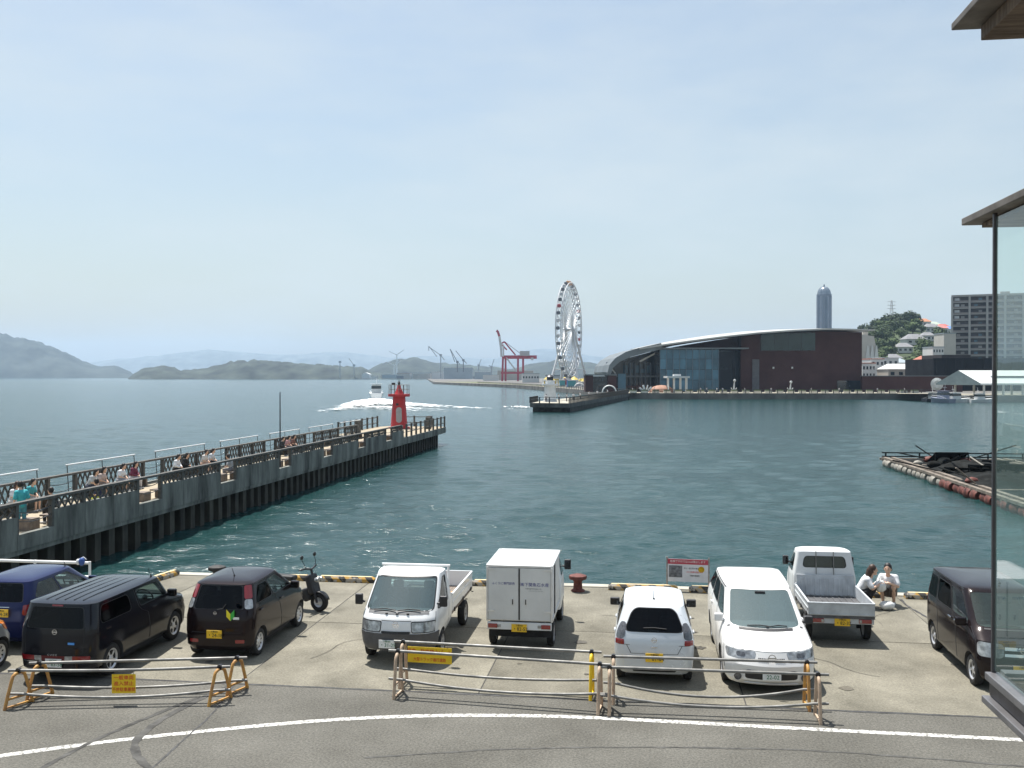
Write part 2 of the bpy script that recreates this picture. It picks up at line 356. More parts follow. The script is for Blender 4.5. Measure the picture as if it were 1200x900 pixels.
stopm = stripe_mat(); stoptop = mat('wheel_stop_top', (.66, .52, .3), .75, 0, .2, 5)
def wheel_stop(x0, x1, y, where, rz=0):
    ln = x1 - x0; q = MB(); c = .05
    for i, (a, b, d, e) in enumerate([(ln / 2, .11, 0, .10), (ln / 2 - .05, .075, .10, .15)]):
        pass
    hx, hy = ln / 2, .1
    vs = [(-hx, -hy, 0), (hx, -hy, 0), (hx, hy, 0), (-hx, hy, 0), (-hx, -hy, .1), (hx, -hy, .1), (hx, hy, .1), (-hx, hy, .1), (-hx + .08, -hy + .05, .16), (hx - .08, -hy + .05, .16), (hx - .08, hy - .05, .16), (-hx + .08, hy - .05, .16)]
    q.add(vs, [(3, 2, 1, 0), (0, 1, 5, 4), (1, 2, 6, 5), (2, 3, 7, 6), (3, 0, 4, 7), (4, 5, 9, 8), (5, 6, 10, 9), (6, 7, 11, 10), (7, 4, 8, 11)], 0); q.add(vs[8:], [(0, 1, 2, 3)], 1)
    o = q.build('wheel_stop', [stopm, stoptop], loc=((x0 + x1) / 2, y, .002), rot=(0, 0, rz))
    lab(o, 'yellow and black striped kerb block ' + where, 'kerb block', 'striped kerb blocks along the quay edge')
wheel_stop(-11.1, -9.42, 26.55, 'at the edge behind the brown hatchback')
wheel_stop(-9.15, -7.5, 26.55, 'at the edge beyond the black scooter')
wheel_stop(-4.7, -2.9, 26.58, 'at the edge beside the box truck')
wheel_stop(-.9, .98, 26.58, 'at the edge in front of the white hatchback')
wheel_stop(1.28, 3.2, 26.58, 'at the edge behind the white minivan')
wheel_stop(4.5, 6.35, 26.55, 'at the edge behind the crouching couple')
wheel_stop(6.88, 8.8, 26.55, 'at the edge behind the dark brown van')
o = None
q = (-13.72, 26.3)
wheel_stop(q[0] - .75, q[0] + .75, q[1] - .2, 'turned inwards at the quay corner', R(80))
# mooring bollards
def bollard(x, y, m, label):
    q = MB(); q.lathe([(.19, 0), (.19, .03), (.125, .06), (.115, .26), (.15, .31), (.235, .33), (.25, .37), (.235, .42), (.14, .45), (.0001, .455)], 22, k=0)
    lab(q.build('mooring_bollard', m, loc=(x, y, 0), smooth=40), label, 'bollard', 'mooring bollards on the quay')
    p = MB(); p.box((0, 0, .03), (.95, .7, .06)); 
rustred = mat('bollard_rust', (.14, .04, .03), .75, 0, .3, 8, .4, 30)
bollard(-1.72, 26.25, rustred, 'rusty dark red mooring bollard beside the box truck')
bollard(-12.0, 26.1, mat('bollard_black', (.025, .022, .02), .7, 0, .3, 8, .3, 30), 'black mooring bollard on the edge behind the brown hatchback')
# white pipe rail on the set-back edge at the left
rl = empty('pipe_railing', (-18, LY - .1, 0), 0, 'low white pipe railing on the quay edge behind the blue car', 'railing')
for zz in (.42, .8):
    mb = MB(); mb.cyl((-8, 0, zz), (3.2, 0, zz), .04, n=10); mb.build('rail', whitepaint, rl, smooth=40)
for i in range(8):
    mb = MB(); mb.cyl((-8 + i * 1.6, 0, -.03), (-8 + i * 1.6, 0, .84), .035, n=8); mb.build('post', whitepaint, rl, smooth=40)

# faint wheel tracks and stains on the slabs
track = mat('concrete_track', (.155, .14, .108), .9, 0, .2, 2, fine=.3, fscale=22); stain = mat('oil_stain', (.09, .082, .066), .8, 0, .3, 4, fine=.3, fscale=22)
random.seed(31)
for i in range(16):
    x, y, r = random.uniform(-9, 8), random.uniform(17.8, 26.2), random.uniform(.04, .17); q = MB(); n = 14
    q.add([(x + r * random.uniform(.6, 1.2) * math.cos(6.28318 * k / n), y + r * random.uniform(.6, 1.2) * math.sin(6.28318 * k / n), .0075 + i * .0001) for k in range(n)], [tuple(range(n))]); q.build('oil_stain', [stain, track][i % 2], quay)

E = empty('fender_bundle', (-15.0, LY - .12, .72), 0, 'small blue and white fender bundle tied to the end of the low white railing', 'fender'); E.scale = (.55, .55, .55)
q = MB(); q.ball((0, -.06, .22), .17, 12, (.9, .8, 1.2)); q.build('blue_fender', mat('fender_blue', (.03, .09, .32), .5, 0, .15, 6), E, smooth=60)
q = MB(); q.ball((-.2, -.05, .2), .12, 10, (.9, .8, 1.3)); q.build('white_fender', whitepaint, E, smooth=60)
q = MB(); q.tube([(-.25, .1, .3), (0, .1, .42), (.15, .1, .3)], .02, 6); q.build('rope', whitepaint, E)

hair = mat('hairline_crack', (.1, .092, .075), .9, 0, .3, 4)
random.seed(12)
for x0, y0, a, ln in ((-6.8, 19.2, 1.2, 2.2), (-1.2, 18.6, .3, 1.6), (4.6, 19.5, 2.2, 2.4), (5.6, 23.5, 1.7, 1.8), (-5.9, 24.6, .2, 1.5), (.9, 23.4, 2.6, 1.9)):
    pts = [(x0, y0)]
    for k in range(6): a += random.uniform(-.5, .5); pts.append((pts[-1][0] + math.cos(a) * ln / 6, pts[-1][1] + math.sin(a) * ln / 6))
    strip('crack', pts, .016, .0062, hair, quay, jit=.5, n=4)
# ---------------------------------------------------------------- vehicles
class Shell:
    """car body: stacked rounded rings. ring = (z rear, z front, y rear, y front, half width rear, half width front, corner radius rear, front, bow rear, bow front)
    t runs round a ring: 0-1 rear (left to right), 1-2 right side to the front, 2-3 front, 3-4 left side to the rear; v counts rings"""
    FA = .14
    def __init__(s, rings, crown=.06, sidebow=.03): s.r = rings; s.crown = crown; s.sb = sidebow
    def ring_at(s, v):
        v = max(0, min(len(s.r) - 1.0001, v)); i = int(v); f = v - i
        return [a + (b - a) * f for a, b in zip(s.r[i], s.r[i + 1])]
    def pt(s, t, v):
        zr, zf, yr, yf, wr, wf, cr, cf, br, bf = s.ring_at(v)
        C = [Vector((-wr, yr)), Vector((wr, yr)), Vector((wf, yf)), Vector((-wf, yf))]; cors = [cr, cr, cf, cf]
        t %= 4; i = int(t); q = t - i; A, B = C[i], C[(i + 1) % 4]; d = (B - A); ln = d.length; d = d / ln; n = Vector((d.y, -d.x))
        rA, rB = min(cors[i], ln * .45), min(cors[(i + 1) % 4], ln * .45); F = s.FA
        def arc(corner, a, b, u): return (1 - u) ** 2 * a + 2 * u * (1 - u) * corner + u * u * b
        if q < F:
            pr = C[(i - 1) % 4]; dp = (A - pr).normalized(); p = arc(A, A - dp * rA, A + d * rA, .5 + .5 * q / F)
        elif q > 1 - F:
            nx = C[(i + 2) % 4]; dn = (nx - B).normalized(); p = arc(B, B - d * rB, B + dn * rB, .5 * (q - 1 + F) / F)
        else: p = A + d * (rA + (ln - rA - rB) * (q - F) / (1 - 2 * F))
        bow = (br, s.sb, bf, s.sb)[i]; p = p + n * bow * (1 - (2 * q - 1) ** 2)
        f = (p.y - yr) / max(.01, yf - yr)
        return Vector((p.x, p.y, zr + (zf - zr) * f))
    def nrm(s, t, v):
        e = .01; a = s.pt(t + e, v) - s.pt(t - e, v); b = s.pt(t, min(v + .02, len(s.r) - 1.001)) - s.pt(t, max(0, v - .02))
        n = a.cross(b); return n.normalized() if n.length > 1e-9 else Vector((0, 0, 1))
    def tsamples(s):
        o = []
        for i in range(4):
            F = s.FA; o += [i + F * k / 4 for k in range(4)] + [i + F + (1 - 2 * F) * k / 10 for k in range(11)] + [i + 1 - F + F * k / 4 for k in range(1, 4)]
        return o
    def body(s, mb, k=0):
        T = s.tsamples(); n = len(T); nv = len(s.r); vs = []; V = []
        for i in range(nv - 1): V += [i, i + .34, i + .67]
        V.append(nv - 1)
        for v in V: vs += [s.pt(t, v) for t in T]
        top = vs[-n:]; cx = sum(top, Vector()) / n
        for f, h in ((.93, .35), (.8, .62), (.55, .88), (.25, .99)):
            vs += [Vector((cx.x + (p.x - cx.x) * f, cx.y + (p.y - cx.y) * f, p.z + (cx.z - p.z) * (1 - f) + s.crown * h)) for p in top]
        m = len(V) + 4
        fs = [(a * n + j, a * n + (j + 1) % n, (a + 1) * n + (j + 1) % n, (a + 1) * n + j) for a in range(m - 1) for j in range(n)]
        vs.append(Vector((cx.x, cx.y, cx.z + s.crown))); c = len(vs) - 1
        fs += [((m - 1) * n + j, (m - 1) * n + (j + 1) % n, c) for j in range(n)]
        fs.append(tuple(range(n - 1, -1, -1))); mb.add(vs, fs, k)
    def patch(s, mb, t0, t1, v0, v1, off=.004, rc=.1, nt=14, nv=10, inner=None, slant0=0, slant1=0, k=None):
        """panel that follows the shell; rc rounds its corners, slants shift the ends between bottom and top; inner closes it as a slab"""
        ev = [0, .02, .06, .12] + [.12 + .76 * i / (nv - 2) for i in range(1, nv - 2)] + [.88, .94, .98, 1]
        def layer(o):
            g = []
            hv, wt = 1.0, 1.0
            for e in ev:
                d = min(e, 1 - e); ins = 0
                if d < rc: x = rc - d; ins = (rc - math.sqrt(max(0, rc * rc - x * x)))
                a, b = t0 + slant0 * e, t1 + slant1 * e; w_ = b - a; asp = s.asp
                a2, b2 = a + ins * w_ * asp, b - ins * w_ * asp
                for i in range(nt + 1):
                    t = a2 + (b2 - a2) * i / nt; v = v0 + (v1 - v0) * e
                    g.append(s.pt(t, v) + s.nrm(t, v) * o)
            return g
        s.asp = min(1.2, max(.08, ((s.pt(t0, v0) - s.pt(t0, v1)).length) / max(.01, (s.pt(t0, (v0 + v1) / 2) - s.pt(t1, (v0 + v1) / 2)).length)))
        nr, w1 = len(ev), nt + 1; A = layer(off)
        fs = [(a * w1 + i, a * w1 + i + 1, (a + 1) * w1 + i + 1, (a + 1) * w1 + i) for a in range(nr - 1) for i in range(nt)]
        if inner is not None:
            Bv = layer(inner); b0 = len(A); fs += [tuple(b0 + q for q in reversed(f)) for f in fs[:]]
            rim = [i for i in range(w1)] + [a * w1 + nt for a in range(1, nr)] + [(nr - 1) * w1 + i for i in range(nt - 1, -1, -1)] + [a * w1 for a in range(nr - 2, 0, -1)]
            fs += [(rim[(i + 1) % len(rim)], rim[i], b0 + rim[i], b0 + rim[(i + 1) % len(rim)]) for i in range(len(rim))]
            A = A + Bv
        mb.add(A, fs, k)

def paint(name, col, rough=.28, coat=.9, metal=0, var=.035):
    dark = max(col) < .1
    return mat(name, col, .13 if dark else rough, metal, var, 1.6, 0, 40, coat * (0 if dark else .5), spec=.42 if dark else .4, detail=8)
cabin = mat('cabin_lining', (.05, .05, .052), .8, 0, .1, 6)
seatgrey = mat('seat_cloth', (.13, .13, .135), .9, 0, .15, 12)
clearg = glass('clear_car_glass', (.62, .76, .74))
privacy = glass('privacy_glass', (.04, .045, .05), refl=.32)
frit = mat('window_rubber', (.012, .012, .013), .45, 0, 0)
lampred = mat('tail_lamp_red', (.26, .008, .012), .12, 0, .08, 30, coat=1)
lampclear = mat('lamp_clear', (.42, .43, .43), .12, .4, .3, 9, coat=1, detail=2)
screen = glass('windscreen_glass', (.5, .62, .62), opaque=.3, base=(.26, .36, .37))  # pale diffuse share in the glass stands in for reflected sky
truckscreen = glass('truck_windscreen_glass', (.5, .62, .62), opaque=.27, base=(.2, .29, .31))  # darker version of the same painted sky reflection
lampsmoke = mat('lamp_smoked', (.12, .12, .125), .1, .3, .3, 22, coat=1)
lamporange = mat('lamp_orange', (.7, .2, .01), .15, 0, .1, 20, coat=1)
mirrorm = mat('mirror_dark', (.05, .055, .06), .08, .9, 0)
seamm = mat('panel_gap', (.02, .02, .02), .8, 0, 0)
underbodym = mat('underbody', (.015, .015, .016), .9, 0, .2, 5)  # near-black underside colour, also used for chassis and wheel slots
caps = {}
def wheel_meshes(r, wd, style):
    key = (r, wd, style)
    if key in caps: return caps[key]
    a = MB(); h = wd / 2; ri = r * .66
    a.lathe([(ri, -h * .9), (r * .86, -h), (r * .96, -h * .86), (r, -h * .6), (r, h * .6), (r * .96, h * .86), (r * .86, h), (ri, h * .9)], 32, axis='x', close=True)
    ty = a.mesh('tyre', rubber, 40)
    b = MB(); b.lathe([(.001, h * .72), (ri * .2, h * .74), (ri * .27, h * .6), (ri * .8, h * .55), (ri * .92, h * .84), (ri, h * .86), (ri, -h * .8), (.001, -h * .8)], 32, axis='x', k=0)
    ns = {'cap': 9, 'spoke': 5, 'steel': 8}[style]
    for i in range(ns):
        an = 6.28318 * i / ns + .2
        if style == 'spoke':
            for da in (-.30, .30):
                M = [(h * .62, .24 * ri, an), (h * .62, .84 * ri, an + da)]
            b.prism([(math.cos(an + q) * rr * ri, math.sin(an + q) * rr * ri) for rr, q in ((.3, -.32), (.84, -.42), (.9, 0), (.84, .42), (.3, .32))][::1], h * .575, h * .59, 'yz', 1)
        else:
            b.prism([(math.cos(an + q) * rr * ri, math.sin(an + q) * rr * ri) for rr, q in ((.5, -.1), (.8, -.14), (.84, 0), (.8, .14), (.5, .1))], h * .57, h * .585, 'yz', 1)
    rm = b.mesh('rim', [alloy if style != 'steel' else mat('steel_wheel', (.45, .45, .46), .5, .4, .2, 8), underbodym], 35)
    caps[key] = (ty, rm); return caps[key]
def wheel(parent, x, y, r, wd, style='cap'):
    e = empty('wheel', (x, y, r), R(180) if x < 0 else 0, parent=parent); ty, rm = wheel_meshes(r, wd, style)
    put('tyre', ty, e); put('rim', rm, e)
def carve(o, cutters, m):
    """cut slabs and cylinders out of a body"""
    tmp = []
    for c in cutters:
        q = c.build('cutter', m); tmp.append(q); b = o.modifiers.new('cut', 'BOOLEAN'); b.operation = 'DIFFERENCE'; b.solver = 'EXACT'; b.object = q
        b.material_mode = 'TRANSFER'
        q.parent = o.parent
    bpy.context.view_layer.update()
    me = applied(o); o.modifiers.clear(); old = o.data; o.data = me; bpy.data.meshes.remove(old)
    for q in tmp: d = q.data; bpy.data.objects.remove(q); bpy.data.meshes.remove(d)
    me.polygons.foreach_set('use_smooth', [True] * len(me.polygons)); me.set_sharp_from_angle(angle=R(30))
def mirror_t(t): return (1 - t)
def both(t0, t1): return [(t0, t1), (mirror_t(t1), mirror_t(t0))]
def plate(parent, loc, txt, yellow, rz=0, tilt=0, small='下関580'):
    e = empty('number_plate', loc, rz, parent=parent); e.rotation_euler = (R(tilt), 0, rz)
    q = MB(); q.box((0, 0, 0), (.33, .012, .165)); q.build('plate_panel', plateyellow if yellow else platewhite, e, bevel=.004)
    c = textblack if yellow else textgreen
    text_on(txt, .105, c, e, (.018, -.0085, -.022), sx=.95); text_on(small, .045, c, e, (0, -.0085, .053))
def emblem(parent, loc, r=.05, rz=0, tilt=0):
    q = MB(); q.lathe([(r, -.006), (r, .006), (r * .78, .006), (r * .78, -.006)], 20, axis='y', close=True); q.box((0, 0, 0), (r * 2.2, .014, r * .38))
    o = q.build('emblem', chrome, parent, loc=loc, rot=(R(tilt), 0, rz), smooth=30)
def mirror(parent, x, y, z, m, sz=(.2, .1, .16)):
    s = 1 if x > 0 else -1
    q = MB(); q.box((x + s * sz[0] * .55, y, z), sz); q.bar((x - s * .05, y + .02, z - .05), (x + s * .1, y, z - .03), .05, .05)
    o = q.build('wing_mirror', m, parent, bevel=.035); 
    g = MB(); g.box((x + s * sz[0] * .57, y - sz[1] / 2 - .002, z), (sz[0] * .74, .006, sz[2] * .7)); g.build('mirror_glass', mirrorm, o, bevel=.002)
def wiper(sh, parent, pts, off=.02):
    q = MB(); q.tube([sh.pt(t, v) + sh.nrm(t, v) * off for t, v in pts], .011, 6); q.build('wiper', blackpl, parent, smooth=40)
def interior(parent, yw, yrear, zbelt, wd, cols=(-.36, .36), rows=2, dash=True, wheelx=.36):
    """seats, dashboard and steering wheel seen through the glass; right-hand drive"""
    for rrow in range(rows):
        y = yw - .95 - rrow * .85
        if y < yrear + .3: break
        for x in cols:
            q = MB(); q.box((x, y - .02, zbelt - .4), (.46, .48, .18)); q.box((x, y - .29, zbelt - .08), (.44, .13, .55), rot=(R(12), 0, 0)); q.box((x, y - .36, zbelt + .28), (.24, .09, .17), rot=(R(8), 0, 0))
            q.build('seat', seatgrey, parent, bevel=.045)
    if dash:
        q = MB(); q.box((0, yw - .28, zbelt - .13), (2 * wd - .2, .46, .2)); q.build('dashboard', mat('dash_grey', (.1, .105, .11), .6, 0, .1, 9), parent, bevel=.05)
        q = MB(); M = Euler((R(-62), 0, 0)).to_matrix(); ring = [M @ Vector((.185 * math.cos(6.28318 * i / 20), .185 * math.sin(6.28318 * i / 20), 0)) + Vector((wheelx, yw - .5, zbelt + .02)) for i in range(21)]
        q.tube(ring, .016, 6); q.ball((wheelx, yw - .49, zbelt), .06, 8); q.bar(ring[0], ring[10], .03, .02); q.build('steering_wheel', blackpl, parent, smooth=40)

def car(name, label, loc, heading, rings, pm, wheels, windows, panels, crown=.06, sidebow=.03, wr=.28, ww=.165, wstyle='cap', belt=4, roof=5, wheelarch=None, rows=2, cav=True, group='vehicles parked on the quay', cat='car', dash=True, sheet=None):
    """windows: (name, t0, t1, v0, v1, round, glass, mirrored, slant0, slant1); panels: (name, material, t0, t1, v0, v1, offset, round, mirrored, slant0, slant1)"""
    E = empty(name, (*loc, 0), heading, label, cat, group); sh = Shell(rings, crown, sidebow)
    b = MB(); sh.body(b); body = b.build('body', [pm, cabin], E, smooth=30)
    cut = []
    if cav:
        c = MB(); T = sh.tsamples()[::2]; n = len(T); th = .075
        L0 = [sh.pt(t, belt + .02) - sh.nrm(t, belt + .3) * th for t in T]
        lay = [[Vector((p.x, p.y, p.z - .42)) for p in L0], L0] + [[sh.pt(t, belt + (roof - belt) * f) - sh.nrm(t, belt + (roof - belt) * f) * th for t in T] for f in (.35, .7, .93)]
        vs = sum(lay, []); fs = [(a * n + j, a * n + (j + 1) % n, (a + 1) * n + (j + 1) % n, (a + 1) * n + j) for a in range(len(lay) - 1) for j in range(n)] + [tuple(range(n - 1, -1, -1)), tuple(range(4 * n, 5 * n))]
        c.add(vs, fs); cut.append(c)
    wc = MB(); gl = []
    for wn in windows:
        nm, t0, t1, v0, v1, rc, g, mir, s0, s1 = (list(wn) + [0, 0])[:10]
        for i, (a, bb) in enumerate(both(t0, t1) if mir else [(t0, t1)]):
            x0, x1 = (s0, s1) if i == 0 else (-s1, -s0)
            if cav: sh.patch(wc, a, bb, v0, v1, .05, rc, inner=-.14, slant0=x0, slant1=x1)
            q = MB(); sh.patch(q, a, bb, v0, v1, -.004 if cav else .005, rc, slant0=x0, slant1=x1); gl.append((nm, q, g))
            dt, dv = (bb - a) * .018, (v1 - v0) * .035
            q = MB(); sh.patch(q, a - dt, bb + dt, v0 - dv, v1 + dv, .0035 if not cav else .003, rc, slant0=x0, slant1=x1, inner=-.002); gl.append(('window_seal', q, frit))
    if cav: 
        # the seal is a slab with the pane's opening cut out of it
        cut.append(wc)
    ac = MB(); r2 = wheelarch or wr * 1.2
    for y in wheels:
        for s_ in (-1, 1):
            ac.cyl((s_ * .40, y, wr), (s_ * 1.3, y, wr), r2, n=28)
    cut.append(ac); carve(body, cut, cabin)
    for nm, q, g in gl:
        if nm == 'window_seal' and cav:
            o = q.build(nm, frit, E); cc = MB(); cc.v, cc.f, cc.m = list(wc.v), list(wc.f), list(wc.m); carve(o, [cc], frit)
        else: q.build(nm, g, E, smooth=40)
    for pn in panels:
        nm, m, t0, t1, v0, v1, off, rc, mir, s0, s1 = (list(pn) + [0, 0, 0])[:11]
        for i, (a, bb) in enumerate(both(t0, t1) if mir else [(t0, t1)]):
            q = MB(); sh.patch(q, a, bb, v0, v1, off, rc, inner=off - .012, slant0=s0 if i == 0 else -s1, slant1=s1 if i == 0 else -s0); q.build(nm, m, E, smooth=35)
    W = max(r[4] for r in rings)
    for y in wheels:
        for s_ in (-1, 1): wheel(E, s_ * (W - ww / 2 - .015), y, wr, ww, wstyle)
    q = MB(); q.box((0, (rings[0][2] + rings[0][3]) / 2, rings[0][0] - .02), (2 * W - 2 * ww - .12, rings[0][3] - rings[0][2] - .3, .08)); q.build('underbody', underbodym, E)
    if cav:
        rb = rings[belt]; interior(E, rb[3], rb[2], (rb[0] + rb[1]) / 2, rb[4], (-.34, .34), rows, dash)
    return E, sh
def seam_v(t, v0, v1, wd=.006, sl=0): return ('panel_gap', seamm, t - wd / 2, t + wd / 2, v0, v1, .002, .0, True, sl, sl)
def seam_h(t0, t1, v, wd=.03, mir=True): return ('panel_gap', seamm, t0, t1, v - wd / 2, v + wd / 2, .002, .0, mir)
def handle(sh, E, t, v, m):
    for tt in (t, mirror_t(t)):
        p = sh.pt(tt, v) + sh.nrm(tt, v) * .018; q = MB(); q.box((0, 0, 0), (.03, .17, .035)); q.build('door_handle', m, E, loc=p, bevel=.01)
def antenna(E, x, y, z, ln=.22, lean=-.6):
    q = MB(); q.lathe([(.028, 0), (.02, .03), (.006, .045)], 10, (x, y, z)); q.cyl((x, y, z + .03), (x, y + ln * math.sin(lean), z + .03 + ln * math.cos(lean)), .008, .005, 6); q.build('aerial', blackpl, E, smooth=50)
# ---- white kei hatchback seen from behind
white = paint('car_white', (.78, .785, .78)); pearl = paint('pearl_white', (.8, .79, .765)); silverwhite = paint('silver_white', (.66, .69, .71), .3, .8, .2)
rg = [(.2, .2, -1.6, 1.6, .64, .64, .2, .25, .03, .06), (.3, .3, -1.68, 1.66, .715, .7, .22, .3, .05, .08), (.58, .58, -1.69, 1.67, .7375, .73, .2, .32, .05, .09), (.83, .78, -1.66, 1.56, .7375, .72, .18, .34, .04, .1),
      (1.0, .98, -1.6, .98, .705, .68, .17, .3, .04, .12), (1.40, 1.45, -1.28, .18, .56, .55, .16, .2, .03, .08)]
E, sh = car('hatchback', 'small white hatchback with dark rear window and yellow plate, parked nose to the sea', (.24, 20.1), 0, rg, silverwhite, (-1.2, 1.16),
    [('rear_window', .12, .88, 3.95, 4.93, .28, privacy, False, .035, -.035), ('side_window', 1.13, 1.47, 4.12, 4.86, .2, privacy, True, .05, 0), ('side_window', 1.50, 1.86, 4.12, 4.86, .2, clearg, True, 0, -.09), ('windscreen', 2.03, 2.97, 4.06, 4.95, .12, screen, False)],
    [('tail_lamp', lampsmoke, .865, 1.06, 3.15, 4.35, .008, .3, True, 0, -.02), ('tail_lamp', lampred, .868, 1.05, 2.72, 3.13, .009, .2, True, 0, 0), ('head_lamp', lampclear, 1.93, 2.2, 2.45, 2.95, .008, .3, True),
     ('tailgate_gap', seamm, .205, .213, 2.1, 2.72, .002, 0, True, -.05, -.05), ('tailgate_gap', seamm, .21, .79, 2.08, 2.11, .002, 0, False), seam_v(1.5, 1.2, 4.1), seam_v(1.85, 1.2, 4.0), seam_v(1.16, 2.6, 4.05), ('bumper_gap', seamm, .02, .2, 2.7, 2.73, .002, 0, True), ('lower_bumper', blackpl, .2, .8, .55, 1.0, .004, .2, False),
     ('roof_gutter', blackpl, 1.12, 1.9, 4.965, 4.99, .006, 0, True)], wstyle='cap')
handle(sh, E, 1.56, 3.5, silverwhite); handle(sh, E, 1.22, 3.5, silverwhite)
plate(E, (0, -1.765, .54), '・61-64', True); emblem(E, (0, -1.715, .86), .05); wiper(sh, E, [(.36, 4.12), (.5, 4.14), (.66, 4.1)])
mirror(E, .69, .55, 1.06, blackpl); mirror(E, -.69, .55, 1.06, blackpl); antenna(E, 0, -.95, 1.45)
q = MB(); q.box((0, -1.722, .73), (.12, .014, .035)); q.build('release_handle', chrome, E, bevel=.008)

# ---- white minivan facing the camera
rg = [(.19, .17, -2.1, 2.1, .76, .74, .25, .35, .03, .08), (.3, .27, -2.2, 2.19, .83, .8, .25, .42, .05, .12), (.62, .55, -2.23, 2.22, .8475, .83, .22, .45, .05, .14), (.98, .8, -2.2, 2.08, .8475, .815, .2, .46, .04, .16), 
      (1.12, 1.02, -2.15, 1.38, .825, .755, .2, .34, .04, .17), (1.53, 1.55, -1.9, .28, .665, .62, .18, .22, .04, .1)]
E, sh = car('minivan', 'white minivan with a tall sloping windscreen facing the barriers', (2.36, 20.36), R(180), rg, pearl, (-1.36, 1.37),
    [('windscreen', 2.005, 2.995, 4.04, 4.97, .1, screen, False), ('side_window', 1.1, 1.34, 4.2, 4.85, .2, privacy, True, .03, 0), ('side_window', 1.36, 1.6, 4.17, 4.86, .1, privacy, True), ('side_window', 1.62, 1.88, 4.15, 4.87, .15, clearg, True, 0, -.07), ('rear_window', .15, .85, 4.1, 4.9, .2, privacy, False)],
    [('head_lamp', lampclear, 1.955, 2.2, 2.42, 2.93, .008, .32, True, -.02, .03), ('lamp_reflector', lampsmoke, 2.05, 2.11, 2.52, 2.82, .012, .4, True), ('lower_grille', blackpl, 2.11, 2.89, 1.1, 1.7, .006, .2, False),
     ('bonnet_gap', seamm, 2.02, 2.98, 2.965, 2.985, .002, 0, False), ('cowl', blackpl, 2.1, 2.9, 3.93, 4.03, .006, .1, False), ('roof_gutter', blackpl, 1.1, 1.92, 4.95, 4.985, .006, 0, True),
     ('lip', pearl, 2.1, 2.9, .4, .75, .03, .3, False), seam_v(1.62, 1.1, 4.1), seam_v(1.36, 1.1, 4.1), seam_v(1.91, 1.5, 4.0), ('tail_lamp', lampred, .93, 1.08, 3.0, 4.6, .008, .2, True)], wr=.315, ww=.19, wstyle='spoke', rows=2)
for i in range(6):
    q = MB()
    for t in (2.27 + i * .03,):
        sh.patch(q, t, t + .021, 2.3, 2.55, .006, .1, inner=-.004); q.build('grille_slot', blackpl, E)
        q = MB(); sh.patch(q, mirror_t(t + .021), mirror_t(t), 2.3, 2.55, .006, .1, inner=-.004); q.build('grille_slot', blackpl, E)
emblem(E, (0, 2.365, .71), .07, R(180), 0); plate(E, (0, 2.345, .38), '22-02', False, R(180))
for s_ in (-1, 1):
    q = MB(); q.lathe([(.001, .0), (.05, .0), (.065, .02), (.07, -.01)], 16, axis='y'); q.build('fog_lamp', lampsmoke, E, loc=(s_ * .6, 2.235, .33), rot=(0, 0, 0), smooth=40)
mirror(E, .76, 1.05, 1.12, pearl, (.17, .11, .15)); mirror(E, -.76, 1.05, 1.12, blackpl, (.17, .11, .15)); handle(sh, E, 1.66, 3.55, pearl); handle(sh, E, 1.4, 3.55, pearl)
wiper(sh, E, [(2.2, 4.06), (2.4, 4.09), (2.55, 4.07)]); wiper(sh, E, [(2.5, 4.05), (2.7, 4.09), (2.85, 4.06)])
q = MB(); q.box((0, .5, 1.5), (.2, .04, .06)); q.build('rear_view_mirror', blackpl, E, bevel=.01)

# ---- dark brown kei hatchback seen from behind
brown = paint('dark_maroon_paint', (.017, .010, .011), .3, .8, .35)
rg = [(.2, .2, -1.6, 1.6, .65, .65, .2, .25, .03, .06), (.3, .3, -1.67, 1.66, .715, .7, .22, .3, .05, .08), (.58, .58, -1.69, 1.66, .7375, .73, .24, .34, .06, .1), (.88, .86, -1.66, 1.5, .7375, .715, .22, .36, .05, .12),
      (1.05, 1.04, -1.61, 1.0, .715, .69, .2, .32, .05, .14), (1.52, 1.56, -1.42, .1, .6, .585, .17, .22, .04, .1)]
E, sh = car('hatchback', 'dark brown rounded hatchback with green and yellow leaf sticker on its tailgate', (-8.66, 20.52), 0, rg, brown, (-1.18, 1.18),
    [('rear_window', .13, .87, 4.0, 4.95, .1, privacy, False), ('side_window', 1.14, 1.47, 4.15, 4.84, .3, privacy, True, .06, 0), ('side_window', 1.5, 1.88, 4.15, 4.86, .2, clearg, True, 0, -.1), ('windscreen', 2.03, 2.97, 4.06, 4.95, .12, screen, False)],
    [('tail_lamp', lampred, .9, 1.06, 4.42, 4.97, .009, .15, True), ('tail_lamp', lampclear, .9, 1.055, 4.0, 4.4, .009, .25, True), ('head_lamp', lampclear, 1.93, 2.2, 2.5, 3.0, .008, .3, True), ('reflector', lampred, .79, .92, 1.25, 1.5, .005, .2, True), ('indicator', whitepaint, 1.895, 1.915, 3.3, 3.5, .01, .4, True),
     ('tailgate_gap', seamm, .12, .88, 2.0, 2.03, .002, 0, False), seam_v(1.5, 1.2, 4.1), seam_v(1.87, 1.2, 4.0), ('roof_gutter', blackpl, 1.12, 1.9, 4.95, 4.985, .006, 0, True)], wstyle='cap', crown=.07)
handle(sh, E, 1.57, 3.5, brown); handle(sh, E, 1.22, 3.5, brown)
plate(E, (-.02, -1.785, .56), '・24-18', True); emblem(E, (-.03, -1.72, .98), .035); wiper(sh, E, [(.5, 3.95), (.58, 4.02), (.62, 4.2)]); mirror(E, .7, .62, 1.1, brown); mirror(E, -.7, .62, 1.1, brown); antenna(E, .05, -.95, 1.58)
leafg, leafy = mat('leaf_green', (.05, .42, .06), .5, 0, 0), mat('leaf_yellow', (.8, .68, .03), .5, 0, 0)
